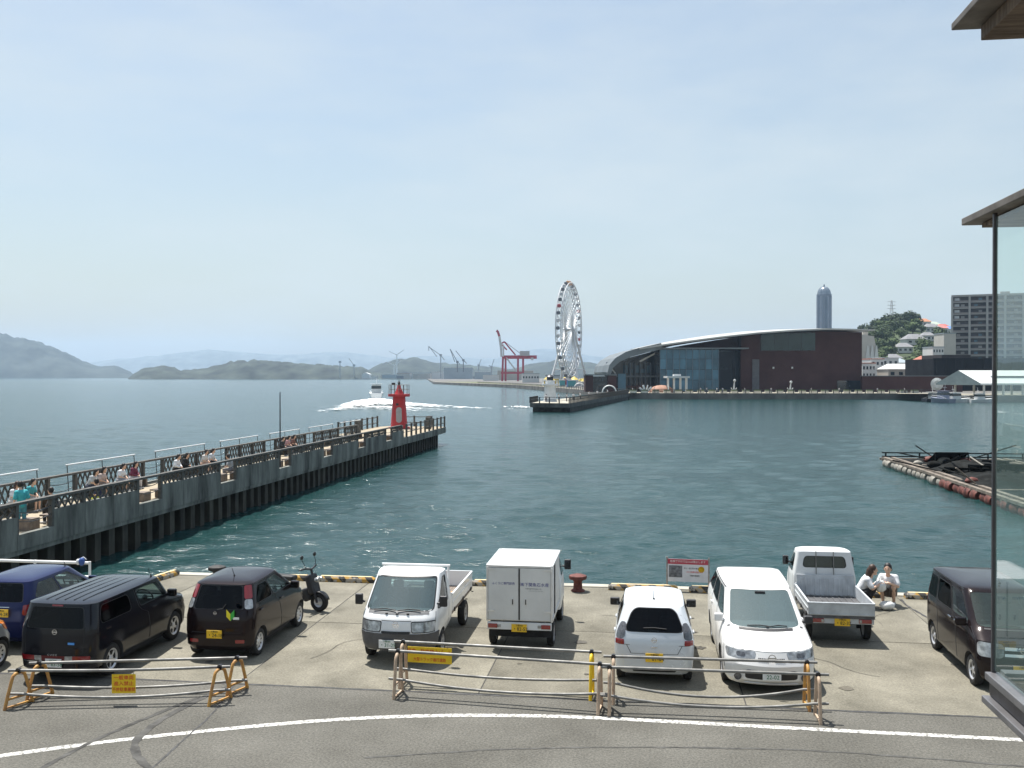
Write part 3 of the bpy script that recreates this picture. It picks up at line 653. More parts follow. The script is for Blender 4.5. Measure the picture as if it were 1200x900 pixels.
for s_, m in ((-1, leafy), (1, leafg)):
    q = MB(); q.prism([(0, -.1), (s_ * .085, -.015), (s_ * .085, .13), (s_ * .02, .06), (0, .04)], -.002, .002, 'xz'); q.build('leaf_sticker', m, E, loc=(.3, -1.722, .93))
q = MB(); q.box((.42, -1.715, .88), (.13, .006, .045)); q.build('white_sticker', whitepaint, E)
q = MB(); q.lathe([(.001, 0), (.04, 0)], 12, axis='y'); q.build('round_sticker', mat('sky_sticker', (.2, .55, .7), .5, 0, 0), E, loc=(.45, -1.672, 1.13))

# ---- black box-shaped wagon seen from behind
black = paint('black_paint', (.009, .009, .013), .25, .9)
rg = [(.2, .2, -1.88, 1.9, .68, .68, .22, .3, .03, .06), (.3, .3, -1.97, 1.96, .755, .735, .24, .34, .06, .1), (.6, .6, -1.99, 1.98, .78, .765, .24, .36, .06, .12), (.93, .9, -1.96, 1.86, .778, .755, .22, .36, .05, .13),
      (1.06, 1.06, -1.94, 1.2, .765, .735, .2, .3, .05, .12), (1.5, 1.51, -1.83, .78, .685, .67, .2, .24, .04, .08)]
E, sh = car('box_wagon', 'black boxy wagon with a flat ribbed roof and white plate behind the orange-framed barrier', (-11.05, 18.95), 0, rg, black, (-1.28, 1.27),
    [('rear_window', .13, .87, 4.0, 4.86, .14, privacy, False), ('side_window', 1.15, 1.46, 4.1, 4.84, .3, privacy, True), ('side_window', 1.56, 1.87, 4.1, 4.86, .18, clearg, True, 0, -.03), ('windscreen', 2.03, 2.97, 4.06, 4.92, .12, screen, False)],
    [('tail_lamp', lampred, .76, .98, 1.55, 1.85, .01, .2, True), ('reversing_lamp', lampclear, .66, .76, 1.55, 1.85, .01, .2, True), ('tail_garnish', mat('garnish_red', (.12, .01, .012), .25, 0, 0), .34, .66, 1.55, 1.85, .008, .05, False), ('chrome_strip', chrome, .06, .94, 1.44, 1.48, .012, 0, False),
     ('stop_lamp', lampred, .42, .58, 4.9, 4.97, .012, .2, False), ('head_lamp', lampclear, 1.94, 2.2, 2.4, 2.9, .008, .3, True), ('tailgate_gap', seamm, .11, .118, 2.0, 4.0, .002, 0, True), seam_v(1.54, 1.2, 4.9), seam_v(1.89, 1.2, 4.0), ('bumper_gap', seamm, .02, .98, 1.38, 1.4, .002, 0, False)], wr=.31, ww=.18, wstyle='spoke', crown=.05)
for i in range(5):
    q = MB(); x = -.38 + .19 * i; q.tube([(x, -1.65, 1.53), (x, -1.2, 1.547), (x, -.5, 1.553), (x, .2, 1.547), (x, .62, 1.527)], .012, 6); q.build('roof_rib', black, E, smooth=40)
plate(E, (.02, -2.065, .42), '・83-58', False, small='山口501'); emblem(E, (.02, -2.02, 1.0), .05); handle(sh, E, 1.63, 3.4, black); handle(sh, E, 1.2, 3.4, black); mirror(E, .75, .95, 1.12, black); mirror(E, -.75, .95, 1.12, black)
q = MB(); q.box((.36, -2.03, .79), (.13, .01, .04)); q.build('blue_sticker', mat('blue_sticker', (.1, .35, .8), .5, 0, 0), E)
q = MB(); q.box((.72, .9, 1.55), (.02, .02, .02)); antenna(E, .55, .62, 1.52)
text_on('ＣＵＢＥ', .045, mat('text_silver', (.6, .6, .6), .3, .5, 0), E, (0, -2.07, .575), sx=1.2)

# ---- dark blue kei car behind the wagon
blue = paint('dark_blue_paint', (.012, .018, .075), .25, .9, .2)
rg = [(.2, .2, -1.6, 1.6, .65, .65, .2, .25, .03, .06), (.3, .3, -1.67, 1.66, .715, .7, .22, .3, .05, .08), (.58, .58, -1.69, 1.66, .7375, .73, .22, .34, .05, .1), (.9, .86, -1.66, 1.5, .7375, .715, .2, .36, .04, .12),
      (1.04, 1.0, -1.62, .95, .715, .69, .18, .32, .04, .14), (1.43, 1.47, -1.45, .15, .6, .585, .16, .22, .03, .1)]
E, sh = car('compact_car', 'dark blue compact car with yellow plate, parked by the low white railing', (-13.62, 20.55), 0, rg, blue, (-1.18, 1.18),
    [('rear_window', .12, .88, 4.0, 4.92, .14, privacy, False), ('side_window', 1.14, 1.47, 4.15, 4.84, .25, clearg, True, .05, 0), ('side_window', 1.5, 1.88, 4.15, 4.86, .2, clearg, True, 0, -.1), ('windscreen', 2.03, 2.97, 4.06, 4.95, .12, screen, False)],
    [('tail_lamp', lampred, .9, 1.05, 2.6, 3.6, .009, .2, True), ('head_lamp', lampclear, 1.93, 2.2, 2.5, 3.0, .008, .3, True), ('chrome_strip', chrome, .3, .7, 3.2, 3.28, .012, .2, False), seam_v(1.5, 1.2, 4.1)], wstyle='cap', crown=.06)
plate(E, (.15, -1.755, .82), '・4-28', True); mirror(E, .7, .62, 1.08, blue); mirror(E, -.7, .62, 1.08, blue); antenna(E, .5, .0, 1.5, .1)

# ---- silver car entering at the left edge
silver = paint('silver_paint', (.42, .44, .46), .3, .8, .5)
E, sh = car('compact_car', 'silver compact car with an orange lamp, standing beside the black wagon', (-13.5, 16.62), 0, rg, silver, (-1.18, 1.18),
    [('rear_window', .12, .88, 4.0, 4.92, .14, privacy, False), ('side_window', 1.14, 1.47, 4.15, 4.84, .25, privacy, True, .05, 0), ('side_window', 1.5, 1.88, 4.15, 4.86, .2, clearg, True, 0, -.1), ('windscreen', 2.03, 2.97, 4.06, 4.95, .12, screen, False)],
    [('tail_lamp', lampred, .9, 1.05, 2.6, 3.6, .009, .2, True), ('head_lamp', lamporange, 1.9, 2.14, 2.5, 3.2, .01, .3, True), seam_v(1.5, 1.2, 4.1)], wstyle='cap', crown=.06)
mirror(E, .7, .62, 1.08, silver); mirror(E, -.7, .62, 1.08, silver); plate(E, (0, -1.755, .82), '・31-07', True)

vanscreen = glass('van_windscreen_glass', (.4, .5, .46), opaque=.08, base=(.2, .3, .26))
# ---- dark brown kei van facing the camera at the right
maroon = paint('dark_brown_paint', (.02, .014, .015), .25, .9, .4)
rg = [(.2, .2, -1.6, 1.6, .66, .66, .2, .2, .03, .05), (.3, .28, -1.67, 1.66, .72, .715, .2, .26, .04, .08), (.6, .58, -1.69, 1.68, .7375, .735, .18, .28, .04, .09), (.95, .92, -1.68, 1.6, .7375, .725, .17, .3, .03, .1),
      (1.06, 1.08, -1.66, 1.24, .73, .70, .16, .26, .03, .12), (1.69, 1.67, -1.58, .52, .63, .61, .15, .2, .03, .08)]
E, sh = car('tall_van', 'dark brown tall van with chrome grille, parked beside the glass balcony', (6.93, 20.5), R(180), rg, maroon, (-1.2, 1.22),
    [('windscreen', 2.03, 2.97, 4.05, 4.93, .12, vanscreen, False), ('side_window', 1.1, 1.3, 4.12, 4.82, .15, privacy, True), ('side_window', 1.33, 1.6, 4.12, 4.83, .12, privacy, True), ('side_window', 1.63, 1.9, 4.12, 4.84, .12, clearg, True, 0, -.03), ('rear_window', .12, .88, 4.1, 4.88, .12, privacy, False)],
    [('head_lamp', lampclear, 1.95, 2.25, 2.2, 2.95, .009, .3, True), ('grille_bar', chrome, 2.26, 2.74, 2.62, 2.8, .014, .1, False), ('grille_bar', chrome, 2.26, 2.74, 2.3, 2.45, .014, .1, False), ('grille', blackpl, 2.25, 2.75, 2.2, 2.9, .006, .1, False), ('lower_grille', blackpl, 2.25, 2.75, .8, 1.3, .006, .2, False),
     ('roof_gutter', blackpl, 1.08, 1.93, 4.955, 4.985, .006, 0, True), seam_v(1.62, 1.1, 4.1), seam_v(1.32, 1.1, 4.1), seam_v(1.93, 1.5, 4.0), ('bonnet_gap', seamm, 2.03, 2.97, 2.97, 2.985, .002, 0, False), ('cowl', blackpl, 2.1, 2.9, 3.93, 4.02, .006, .1, False), ('tail_lamp', lampred, .95, 1.05, 3.2, 4.5, .01, .15, True)], wstyle='spoke', crown=.06, sidebow=.02, wr=.285)
handle(sh, E, 1.66, 3.5, chrome); handle(sh, E, 1.56, 3.5, chrome); emblem(E, (0, 1.815, .82), .06, R(180)); plate(E, (0, 1.78, .45), '45-12', True, R(180)); mirror(E, .72, .95, 1.13, maroon); mirror(E, -.72, .95, 1.13, maroon); antenna(E, -.1, .3, 1.73, .05)
wiper(sh, E, [(2.2, 4.06), (2.4, 4.1), (2.6, 4.07)])

# ---- white kei pickup facing away (drop-side bed)
keiw = paint('kei_truck_white', (.72, .73, .72), .4, .4); bedgrey = mat('bed_floor', (.12, .12, .125), .6, .3, .25, 5); bedpaint = mat('bed_paint_grey', (.55, .58, .6), .5, .1, .12, 3)
cabr = [(.42, .3, .35, 1.6, .69, .67, .06, .18, 0, .05), (.62, .5, .34, 1.69, .715, .7, .06, .22, 0, .07), (.9, .85, .34, 1.68, .72, .7, .06, .24, 0, .08), (1.08, 1.06, .35, 1.56, .715, .69, .07, .24, 0, .1), (1.12, 1.12, .35, 1.5, .71, .68, .08, .22, 0, .1), (1.66, 1.66, .42, 1.0, .62, .6, .1, .16, 0, .06)]
def drop_bed(E, y0, y1, zf, hw, hs, m, floor_m, ribs=True):
    """flat bed with hinged side boards and tailgate; y0 is the rear"""
    q = MB(); q.box((0, (y0 + y1) / 2, zf - .03), (2 * hw, y1 - y0, .06)); o = q.build('bed_floor', floor_m, E)
    for s_ in (-1, 1):
        q = MB(); q.box((s_ * (hw - .015), (y0 + y1) / 2, zf + hs / 2 + .005), (.03, y1 - y0 - .03, hs)); q.box((s_ * (hw - .01), (y0 + y1) / 2, zf + hs), (.045, y1 - y0 - .03, .035)); q.box((s_ * (hw + .003), (y0 + y1) / 2, zf + hs * .5), (.016, y1 - y0 - .1, .04)); q.build('side_board', m, E, bevel=.006)
        for yy in (y0 + .25, (y0 + y1) / 2, y1 - .25):
            q = MB(); q.box((s_ * (hw + .012), yy, zf - .01), (.02, .07, .09)); q.build('hinge', darkmetal, E, bevel=.004)
        q = MB(); q.cyl((s_ * (hw - .02), y1 - .03, zf), (s_ * (hw - .02), y1 - .03, zf + hs + .04), .022, n=8); q.build('corner_post', m, E)
    q = MB(); q.box((0, y0 + .015, zf + hs / 2 + .005), (2 * hw, .03, hs)); q.box((0, y0 + .01, zf + hs), (2 * hw, .045, .035)); q.box((0, y0 - .003, zf + hs * .12), (2 * hw - .02, .016, .03)); q.build('tailgate', m, E, bevel=.006)
    if ribs:
        for i in range(9):
            q = MB(); q.box(((i - 4) * hw * .2, (y0 + y1) / 2, zf + .006), (.04, y1 - y0 - .1, .012)); q.build('floor_rib', floor_m, E)
    q = MB(); q.box((0, (y0 + y1) / 2 + .45, zf - .16), (.75, y1 - y0 + .5, .14)); q.build('chassis', underbodym, E)
def headboard(E, y, z0, z1, hw, m, n=11):
    q = MB(); q.box((0, y, (z0 + z1) / 2), (2 * hw, .03, z1 - z0))
    for i in range(n): q.box(((i - (n - 1) / 2) * hw * 1.8 / n, y - .02, (z0 + z1) / 2 - .03), (.05, .02, (z1 - z0) * .8))
    q.build('headboard', m, E, bevel=.008)
E, sh = car('pickup_truck', 'white kei pickup with an empty open bed parked nose to the sea', (4.32, 23.35), 0, cabr, keiw, (-1.05, 1.12),
    [('rear_window', .2, .8, 4.33, 4.8, .3, clearg, False), ('side_window', 1.3, 1.9, 4.08, 4.82, .15, clearg, True, 0, -.1), ('windscreen', 2.03, 2.97, 4.05, 4.92, .12, screen, False)],
    [('head_lamp', lampclear, 1.96, 2.2, 1.6, 2.3, .008, .3, True), seam_v(1.2, .6, 4.0), seam_v(1.93, .6, 4.0)], wr=.265, ww=.15, wstyle='steel', rows=1, wheelarch=.31, crown=.05, sidebow=.012, cat='truck')
q = MB()
for x in (-.2, .2): q.cyl((x, .31, 1.13), (x + 0, .37, 1.68), .011, n=6)
q.build('window_guard_bar', steel, E)
drop_bed(E, -1.62, .28, .63, .7, .27, bedpaint, bedgrey); headboard(E, .30, .64, 1.14, .66, bedpaint)
for s_ in (-1, 1):
    q = MB(); q.box((s_ * .5, -1.6, .52), (.27, .05, .09)); t = q.build('tail_lamp', lampred, E, bevel=.012)
    q = MB(); q.box((s_ * .4, -1.628, .52), (.05, .006, .06)); q.build('reversing_lamp', lampclear, t)
q = MB(); q.box((0, -1.57, .52), (1.38, .05, .14)); q.build('rear_bar', bedpaint, E, bevel=.01); plate(E, (.02, -1.607, .49), '・82-37', True)
for s_ in (-1, 1):
    q = MB(); q.box((s_ * .6, -.72, .3), (.2, .02, .3)); q.build('mud_flap', rubber, E)
mirror(E, .7, 1.25, 1.3, blackpl, (.14, .08, .22)); mirror(E, -.7, 1.25, 1.3, blackpl, (.14, .08, .22))

# ---- white flat-bed truck facing the camera
vanw = paint('truck_white', (.77, .775, .77), .3, .8)
cabv = [(.45, .3, .55, 2.05, .72, .7, .06, .2, 0, .05), (.6, .42, .5, 2.13, .79, .75, .06, .3, 0, .09), (.72, .68, .5, 2.15, .815, .78, .06, .32, 0, .1), (.95, .93, .5, 2.08, .82, .785, .06, .32, 0, .12), (1.06, 1.06, .5, 1.96, .815, .765, .07, .3, 0, .13), (1.7, 1.68, .62, 1.2, .70, .67, .1, .2, 0, .08)]
greyb = mat('bumper_grey', (.085, .085, .09), .55, 0, .1, 6)
E, sh = car('flatbed_truck', 'white flatbed truck with grey front bumper facing the barriers', (-4.9, 21.1), R(180), cabv, vanw, (-1.25, 1.42),
    [('windscreen', 2.0, 3.0, 4.05, 4.92, .1, truckscreen, False), ('side_window', 1.38, 1.93, 4.05, 4.85, .12, clearg, True, 0, -.12), ('rear_window', .22, .78, 4.3, 4.75, .2, clearg, False)],
    [('head_lamp', lampclear, 1.95, 2.24, 2.1, 2.85, .012, .2, True, 0, .02), ('lamp_surround', blackpl, 1.945, 2.25, 2.03, 2.93, .005, .2, True, 0, .02), ('lower_bumper', greyb, 1.84, 3.16, .25, 1.98, .02, .08, False), ('grille', blackpl, 2.27, 2.73, 2.0, 2.16, .022, .3, False), ('cowl', mat('cowl_grey', (.2, .2, .2), .6, 0, 0), 2.05, 2.95, 3.72, 4.02, .004, .15, False),
     ('bonnet_gap', seamm, 2.26, 2.74, 2.95, 2.99, .002, 0, False), seam_v(1.33, .6, 4.6), seam_v(1.95, 2.0, 4.0)], wr=.29, ww=.165, wstyle='steel', rows=1, wheelarch=.345, crown=.05, sidebow=.012, cat='truck')
for s_ in (-1, 1):
    q = MB(); q.box((s_ * .8, 1.2, .42), (.02, .5, .1)); 
emblem(E, (0, 2.252, .86), .06, R(180)); plate(E, (.17, 2.285, .47), '・31-25', False, R(180)); mirror(E, .8, 1.78, 1.25, blackpl, (.16, .09, .22)); mirror(E, -.8, 1.78, 1.25, blackpl, (.16, .09, .22))
wiper(sh, E, [(2.12, 4.03), (2.3, 4.07), (2.47, 4.04)], .03); wiper(sh, E, [(2.5, 4.03), (2.68, 4.07), (2.85, 4.04)], .03)
for t in (2.33, 2.5, 2.67):
    p = sh.pt(t, 3.8); q = MB(); q.box(p + Vector((0, 0, .01)), (.05, .04, .03)); q.build('washer_nozzle', blackpl, E, bevel=.006)
drop_bed(E, -2.1, .42, .72, .8, .36, vanw, mat('bed_timber', (.2, .16, .13), .8, 0, .2, 3, stretch=(8, .6, 1)), False)
for s_ in (-1, 1):
    q = MB(); q.cyl((s_ * .72, .46, .75), (s_ * .72, .46, 1.72), .025, n=8); q.build('guard_post', vanw, E)
q = MB(); q.cyl((-.76, .46, 1.72), (.76, .46, 1.72), .028, n=8); q.cyl((-.74, .46, 1.35), (.74, .46, 1.35), .02, n=8); q.build('guard_rail', vanw, E, smooth=40)
for z_, nm in ((.82, 'rope_hook'),):
    for yy in (-1.8, -1.0, -.2):
        for s_ in (-1, 1):
            q = MB(); q.cyl((s_ * .83, yy, .66), (s_ * .88, yy, .66), .012, n=6); q.build(nm, darkmetal, E)
for s_ in (-1, 1):
    q = MB(); q.box((s_ * .55, -2.1, .6), (.25, .05, .09)); q.build('tail_lamp', lampred, E, bevel=.01)
q = MB(); q.box((-.55, -.6, .8), (.25, .5, .12)); o = lab(q.build('wooden_block', mat('orange_timber', (.5, .24, .06), .7, 0, .15, 5), bevel=.01), 'small orange timber block lying in the bed of the flatbed truck', 'timber'); o.location = (-4.9, 21.1, 0); o.rotation_euler = (0, 0, R(180))

# ---- white box truck facing away
E, sh = car('box_truck', 'white box truck with blue lettering on its closed rear doors', (-2.58, 21.98), 0, [(a, b, c, d, e, f, g, h, i, j) for a, b, c, d, e, f, g, h, i, j in cabr], keiw, (-1.1, 1.12),
    [('side_window', 1.3, 1.9, 4.08, 4.82, .15, clearg, True, 0, -.1), ('windscreen', 2.03, 2.97, 4.05, 4.92, .12, screen, False)], [('head_lamp', lampclear, 1.96, 2.2, 1.6, 2.3, .008, .3, True)], wr=.265, ww=.15, wstyle='steel', rows=1, wheelarch=.31, crown=.05, sidebow=.012, cat='truck')
boxw = mat('box_panel_white', (.66, .655, .63), .5, 0, .05, 2); trim = mat('box_alloy_trim', (.72, .72, .71), .4, .5, .08, 4)
BY0, BY1, BZ0, BZ1, BW = -1.63, .3, .62, 1.8, .70
q = MB(); q.box((0, (BY0 + BY1) / 2, (BZ0 + BZ1) / 2), (2 * BW - .02, BY1 - BY0 - .02, BZ1 - BZ0 - .02)); q.build('cargo_box', boxw, E, bevel=.01)
q = MB(); q.box((0, (BY0 + BY1) / 2, BZ1 + .002), (2 * BW - .06, BY1 - BY0 - .06, .02)); q.build('box_roof', mat('box_roof_white', (.8, .8, .79), .45, 0, .04, 2), E)
for x in (-1, 1):
    q = MB(); q.bar((x * (BW - .005), BY0, BZ1), (x * (BW - .005), BY1, BZ1), .05, .05); q.build('edge_trim', trim, E, bevel=.006)
    q = MB(); q.bar((x * (BW - .008), BY0 - .004, BZ0), (x * (BW - .008), BY0 - .004, BZ1 - .026), .035, .035); q.build('edge_trim', trim, E, bevel=.006)
    q = MB(); q.box((x * (BW + .004), (BY0 + BY1) / 2 - .35, (BZ0 + BZ1) / 2), (.022, .04, BZ1 - BZ0 - .08)); q.build('side_rib', darkmetal, E)
    q = MB(); q.box((x * (BW + .002), (BY0 + BY1) / 2, BZ0 + .03), (.03, BY1 - BY0 - .06, .05)); q.build('side_trim', trim, E)
for yy in (BY0 - .003, BY1):
    q = MB(); q.bar((-BW + .03, yy, BZ1 + .001), (BW - .03, yy, BZ1 + .001), .046, .046); q.build('edge_trim', trim, E, bevel=.006)
for s_ in (-1, 1):
    q = MB(); q.box((s_ * .342, BY0 - .012, (BZ0 + BZ1) / 2), (.655, .03, BZ1 - BZ0 - .07)); d = q.build('rear_door', boxw, E, bevel=.008)
    q = MB(); q.box((s_ * .14, BY0 - .032, 1.06), (.05, .012, .15)); q.build('handle_recess', trim, d, bevel=.006)
    q = MB(); q.box((s_ * .14, BY0 - .042, 1.05), (.022, .014, .11)); q.build('handle', blackpl, d, bevel=.004)
    for zz in (.85, 1.74):
        q = MB(); q.box((s_ * .6, BY0 - .034, zz), (.14, .014, .04)); q.cyl((s_ * .685, BY0 - .03, zz - .04), (s_ * .685, BY0 - .03, zz + .04), .016, n=8); q.build('hinge', trim, d)
q = MB(); q.box((0, BY0 - .03, (BZ0 + BZ1) / 2), (.022, .012, BZ1 - BZ0 - .09)); q.build('door_seal', blackpl, E)
text_on('ふくうに専門卸売', .062, textnavy, E, (-.34, BY0 - .0285, 1.43)); text_on('㈱下関魚石水産', .088, textnavy, E, (.33, BY0 - .0285, 1.415)); text_on('下関市唐戸町五番五十号', .032, textgrey, E, (.3, BY0 - .0285, 1.33)); text_on('０８３‐２３１‐０００１', .03, textgrey, E, (.36, BY0 - .0285, 1.285))
q = MB(); q.box((0, BY0 + .02, .525), (2 * BW - .02, .07, .16)); q.build('rear_bumper', keiw, E, bevel=.012)
for s_ in (-1, 1):
    q = MB(); q.box((s_ * .57, BY0 - .022, .525), (.2, .03, .09)); q.build('tail_lamp', lampred, E, bevel=.01)
    q = MB(); q.box((s_ * .43, BY0 - .02, .525), (.07, .02, .06)); q.build('reversing_lamp', lampclear, E, bevel=.006)
    q = MB(); q.box((s_ * .6, -.78, .28), (.2, .02, .32)); q.build('mud_flap', rubber, E)
q = MB(); q.box((0, -.45, .45), (.85, 2.2, .16)); q.build('chassis', underbodym, E); q = MB(); q.box((0, -1.5, .36), (1.3, .05, .18)); q.build('rear_valance', underbodym, E)
plate(E, (0, BY0 - .03, .49), '・82-52', True); mirror(E, .72, 1.3, 1.3, blackpl, (.16, .08, .24)); mirror(E, -.72, 1.3, 1.3, blackpl, (.16, .08, .24))
# ---------------------------------------------------------------- barriers
framey = mat('barrier_orange', (.62, .33, .06), .6, 0, .3, 9, .2, 40, col2=(.33, .16, .07)); framet = mat('barrier_tan', (.55, .42, .3), .7, 0, .25, 9, .2, 40, col2=(.36, .25, .17))
def barrier(label, a, b, H, zl, sag, frames, top_dip=0, over=.18, skew=0, hw=.24):
    a, b = Vector((*a, 0)), Vector((*b, 0)); d = (b - a).normalized(); n = Vector((-d.y, d.x, 0)); n.rotate(Euler((0, 0, skew)))
    E = empty('pipe_barrier', a, 0, label, 'barrier', 'pipe barriers on trestle frames along the road')
    for p, m in ((Vector(), frames[0]), (b - a, frames[1])):
        cx = [(-.13 * math.cos(t * math.pi / 6), H - .1 + .1 * math.sin(t * math.pi / 6)) for t in range(0, 7)]
        prof = [(-hw, 0.0), (-hw * .77, H * .4)] + cx + [(hw * .77, H * .4), (hw, 0.0)]
        q = MB(); q.tube([p + n * u + Vector((0, 0, z)) for u, z in prof], .03, 8); f = q.build('trestle_frame', m, E, smooth=50)
        q = MB(); q.bar(p - n * .2 + Vector((0, 0, zl - .05)), p + n * .2 + Vector((0, 0, zl - .05)), .03, .035); q.bar(p - n * .24 + Vector((0, 0, .03)), p + n * .24 + Vector((0, 0, .03)), .03, .03); q.build('cross_bar', m, f)
        q = MB(); q.lathe([(.045, -.035), (.045, .035)], 10, p + Vector((0, 0, H + .035)), 'y'); q.box(p + Vector((0, 0, H + .01)), (.07, .07, .05)); q.build('clamp', darkmetal, f)
    for nm, z, s_, r in (('top_rail', H + .035, top_dip, .026), ('lower_rail', zl, sag, .024)):
        pts = []
        for i in range(17):
            t = -over / (b - a).length + (1 + 2 * over / (b - a).length) * i / 16; k = 4 * t * (1 - t)
            pts.append((b - a) * t + Vector((0, 0, z - s_ * max(k, 0))))
        q = MB(); q.tube(pts, r, 10); q.build(nm, steel, E, smooth=50)
    return E
barrier('pipe barrier with orange trestles carrying a small yellow sign, before the black wagon', (-10.95, 15.75), (-7.5, 16.42), .6, .22, .1, (framey, framey), .03, skew=R(-32), hw=.27)
barrier('pipe barrier with orange trestles standing between the black wagon and the small-sign barrier', (-10.85, 16.2), (-7.42, 16.98), .6, .22, .08, (framey, framey), skew=R(-32), hw=.27)
barrier('pipe barrier with tan trestles on the road side of the wide-sign barrier', (-4.42, 17.2), (-.72, 16.88), .78, .3, .1, (framet, framet))
barrier('pipe barrier carrying the wide yellow sign, next to the flatbed truck', (-4.48, 17.82), (-.9, 17.62), .78, .3, .07, (framet, signyellow))
barrier('pipe barrier before the minivan, the row along the white line', (-.55, 16.86), (2.98, 16.93), .74, .28, .13, (framet, framet))
barrier('pipe barrier with sagging lower pipe, the row beside the minivan and white hatchback', (-.5, 17.45), (2.9, 17.56), .76, .32, .2, (framet, framey))
def sign_board(label, loc, rz, wd, ht, lines):
    E = empty('yellow_sign', loc, rz, label, 'sign'); q = MB(); q.box((0, 0, 0), (wd, .008, ht)); q.build('sign_panel', signyellow, E, bevel=.002)
    for z, s_, t, sx in lines: text_on(t, s_, textred, E, (0, -.0065, z), sx=sx)
    for x in (-wd * .4, wd * .4):
        q = MB(); q.tube([(x, 0, ht / 2 - .02), (x, .0, ht / 2 + .03)], .005, 5); q.build('wire_tie', darkmetal, E)
p0, p1 = Vector((-10.95, 15.85)), Vector((-7.48, 16.45)); an = math.atan2(p1.y - p0.y, p1.x - p0.x); pm_ = p0 + (p1 - p0) * .52
sign_board('small yellow sign with red characters hung on the barrier before the black wagon', (pm_.x, pm_.y - .09, .37), an, .42, .34, [(.105, .085, '一般車両', 1.05), (0, .085, '進入禁止', 1.05), (-.105, .08, '不許駐車厳禁', .85)])
sign_board('wide yellow sign with red and black characters on the barrier before the flatbed truck', (-3.95, 17.74, .60), R(-3), .86, .30, [(.055, .11, '停車、駐車禁止ゾーン', .8), (-.085, .075, '大型トラック進行進路', .85)])

# ---------------------------------------------------------------- notice board on the quay edge
E = empty('notice_board', (1.25, 26.62, 0), R(-4), 'white notice board with red header on thin posts at the quay edge', 'sign')
for x in (-.56, .56):
    q = MB(); q.cyl((x, .02, -.01), (x, .02, .92), .022, n=8); q.build('post', mat('weathered_post', (.3, .28, .27), .6, .3, .2, 8), E)
q = MB(); q.box((0, 0, .56), (1.08, .014, .62)); q.build('board', mat('notice_white', (.62, .63, .66), .5, 0, .06, 4), E)
q = MB(); q.box((0, -.0085, .80), (1.08, .004, .14)); q.build('header_band', mat('notice_red', (.4, .04, .07), .5, 0, 0), E)
q = MB(); q.box((-.33, -.0095, .53), (.36, .004, .32)); q.build('printed_picture', mat('notice_photo', (.16, .17, .19), .5, 0, .4, 14), E)
q = MB(); q.lathe([(.001, -.0095), (.085, -.0095)], 18, axis='y'); q.build('yellow_disc', signyellow, E, loc=(.36, 0, .6))
text_on('危険ですので立入は禁止します', .072, whitepaint, E, (0, -.012, .80), sx=.95)
for i in range(3): text_on(['釣り・投げ釣り禁止', 'ゴミの投棄は禁止です', '下関市港湾局'][i], .05, [textblack, textred, textblack][i], E, (.1 if i == 0 else .18, -.0095, .62 - i * .1), sx=.9)

# ---------------------------------------------------------------- scooter
E = empty('scooter', (-8.55, 23.25, 0), R(-90) + R(-14), 'small black scooter with fat tyres and two stalk mirrors beyond the brown hatchback', 'scooter'); E.scale = (1.08, 1.08, 1.08)
for y in (.58, -.6):
    e = empty('wheel', (0, y, .22), 0, parent=E); q = MB(); q.lathe([(.115, -.055), (.18, -.07), (.212, -.045), (.22, 0), (.212, .045), (.18, .07), (.115, .055)], 26, axis='x', close=True); q.build('tyre', rubber, e, smooth=50)
    q = MB(); q.lathe([(.001, .03), (.05, .03), (.07, .02), (.1, .03), (.116, .05), (.116, -.05), (.1, -.03), (.05, -.03), (.001, -.03)], 22, axis='x'); 
    for i in range(5): q.box((.032, .07 * math.cos(i * 1.2566), .07 * math.sin(i * 1.2566)), (.012, .035, .035))
    q.build('rim', alloy, e, smooth=40)
q = MB()
for s_ in (-1, 1): q.tube([(s_ * .1, .58, .22), (s_ * .1, .5, .5), (s_ * .06, .44, .66)], .03, 8)
q.tube([(0, .46, .6), (0, .36, .95)], .03, 8); q.build('fork', darkmetal, E, smooth=40)
q = MB(); q.tube([(0, .42, .72), (0, .3, .34), (0, .05, .24), (0, -.3, .3), (0, -.62, .46)], [.05, .05, .045, .045, .04], 8)
for s_ in (-1, 1): q.tube([(s_ * .1, .28, .4), (s_ * .12, .0, .26), (s_ * .12, -.3, .42), (s_ * .1, -.7, .62)], .02, 8)
q.build('frame', blackpl, E, smooth=40)
q = MB(); q.box((0, .06, .27), (.26, .36, .03)); q.build('footboard', blackpl, E, bevel=.01)
q = MB(); q.box((0, -.38, .72), (.26, .6, .12)); q.build('seat', mat('seat_vinyl', (.02, .02, .02), .6, 0, .1, 6), E, bevel=.045)
q = MB(); q.box((0, -.55, .34), (.2, .42, .22)); q.build('engine', darkmetal, E, bevel=.04)
q = MB(); q.box((0, .4, .62), (.34, .16, .46), rot=(R(16), 0, 0)); q.box((0, .28, .38), (.3, .2, .3), rot=(R(25), 0, 0)); q.build('front_cover', blackpl, E, bevel=.05)
q = MB(); a = [(.245 * math.cos(t), .245 * math.sin(t)) for t in [R(15 + 15 * i) for i in range(10)]]
q.add([(x, .58 + c, .22 + s_) for c, s_ in a for x in (-.07, .07)], [(2 * i, 2 * i + 1, 2 * i + 3, 2 * i + 2) for i in range(9)]); o = q.build('front_mudguard', blackpl, E, smooth=60); md = o.modifiers.new('t', 'SOLIDIFY'); md.thickness = .012
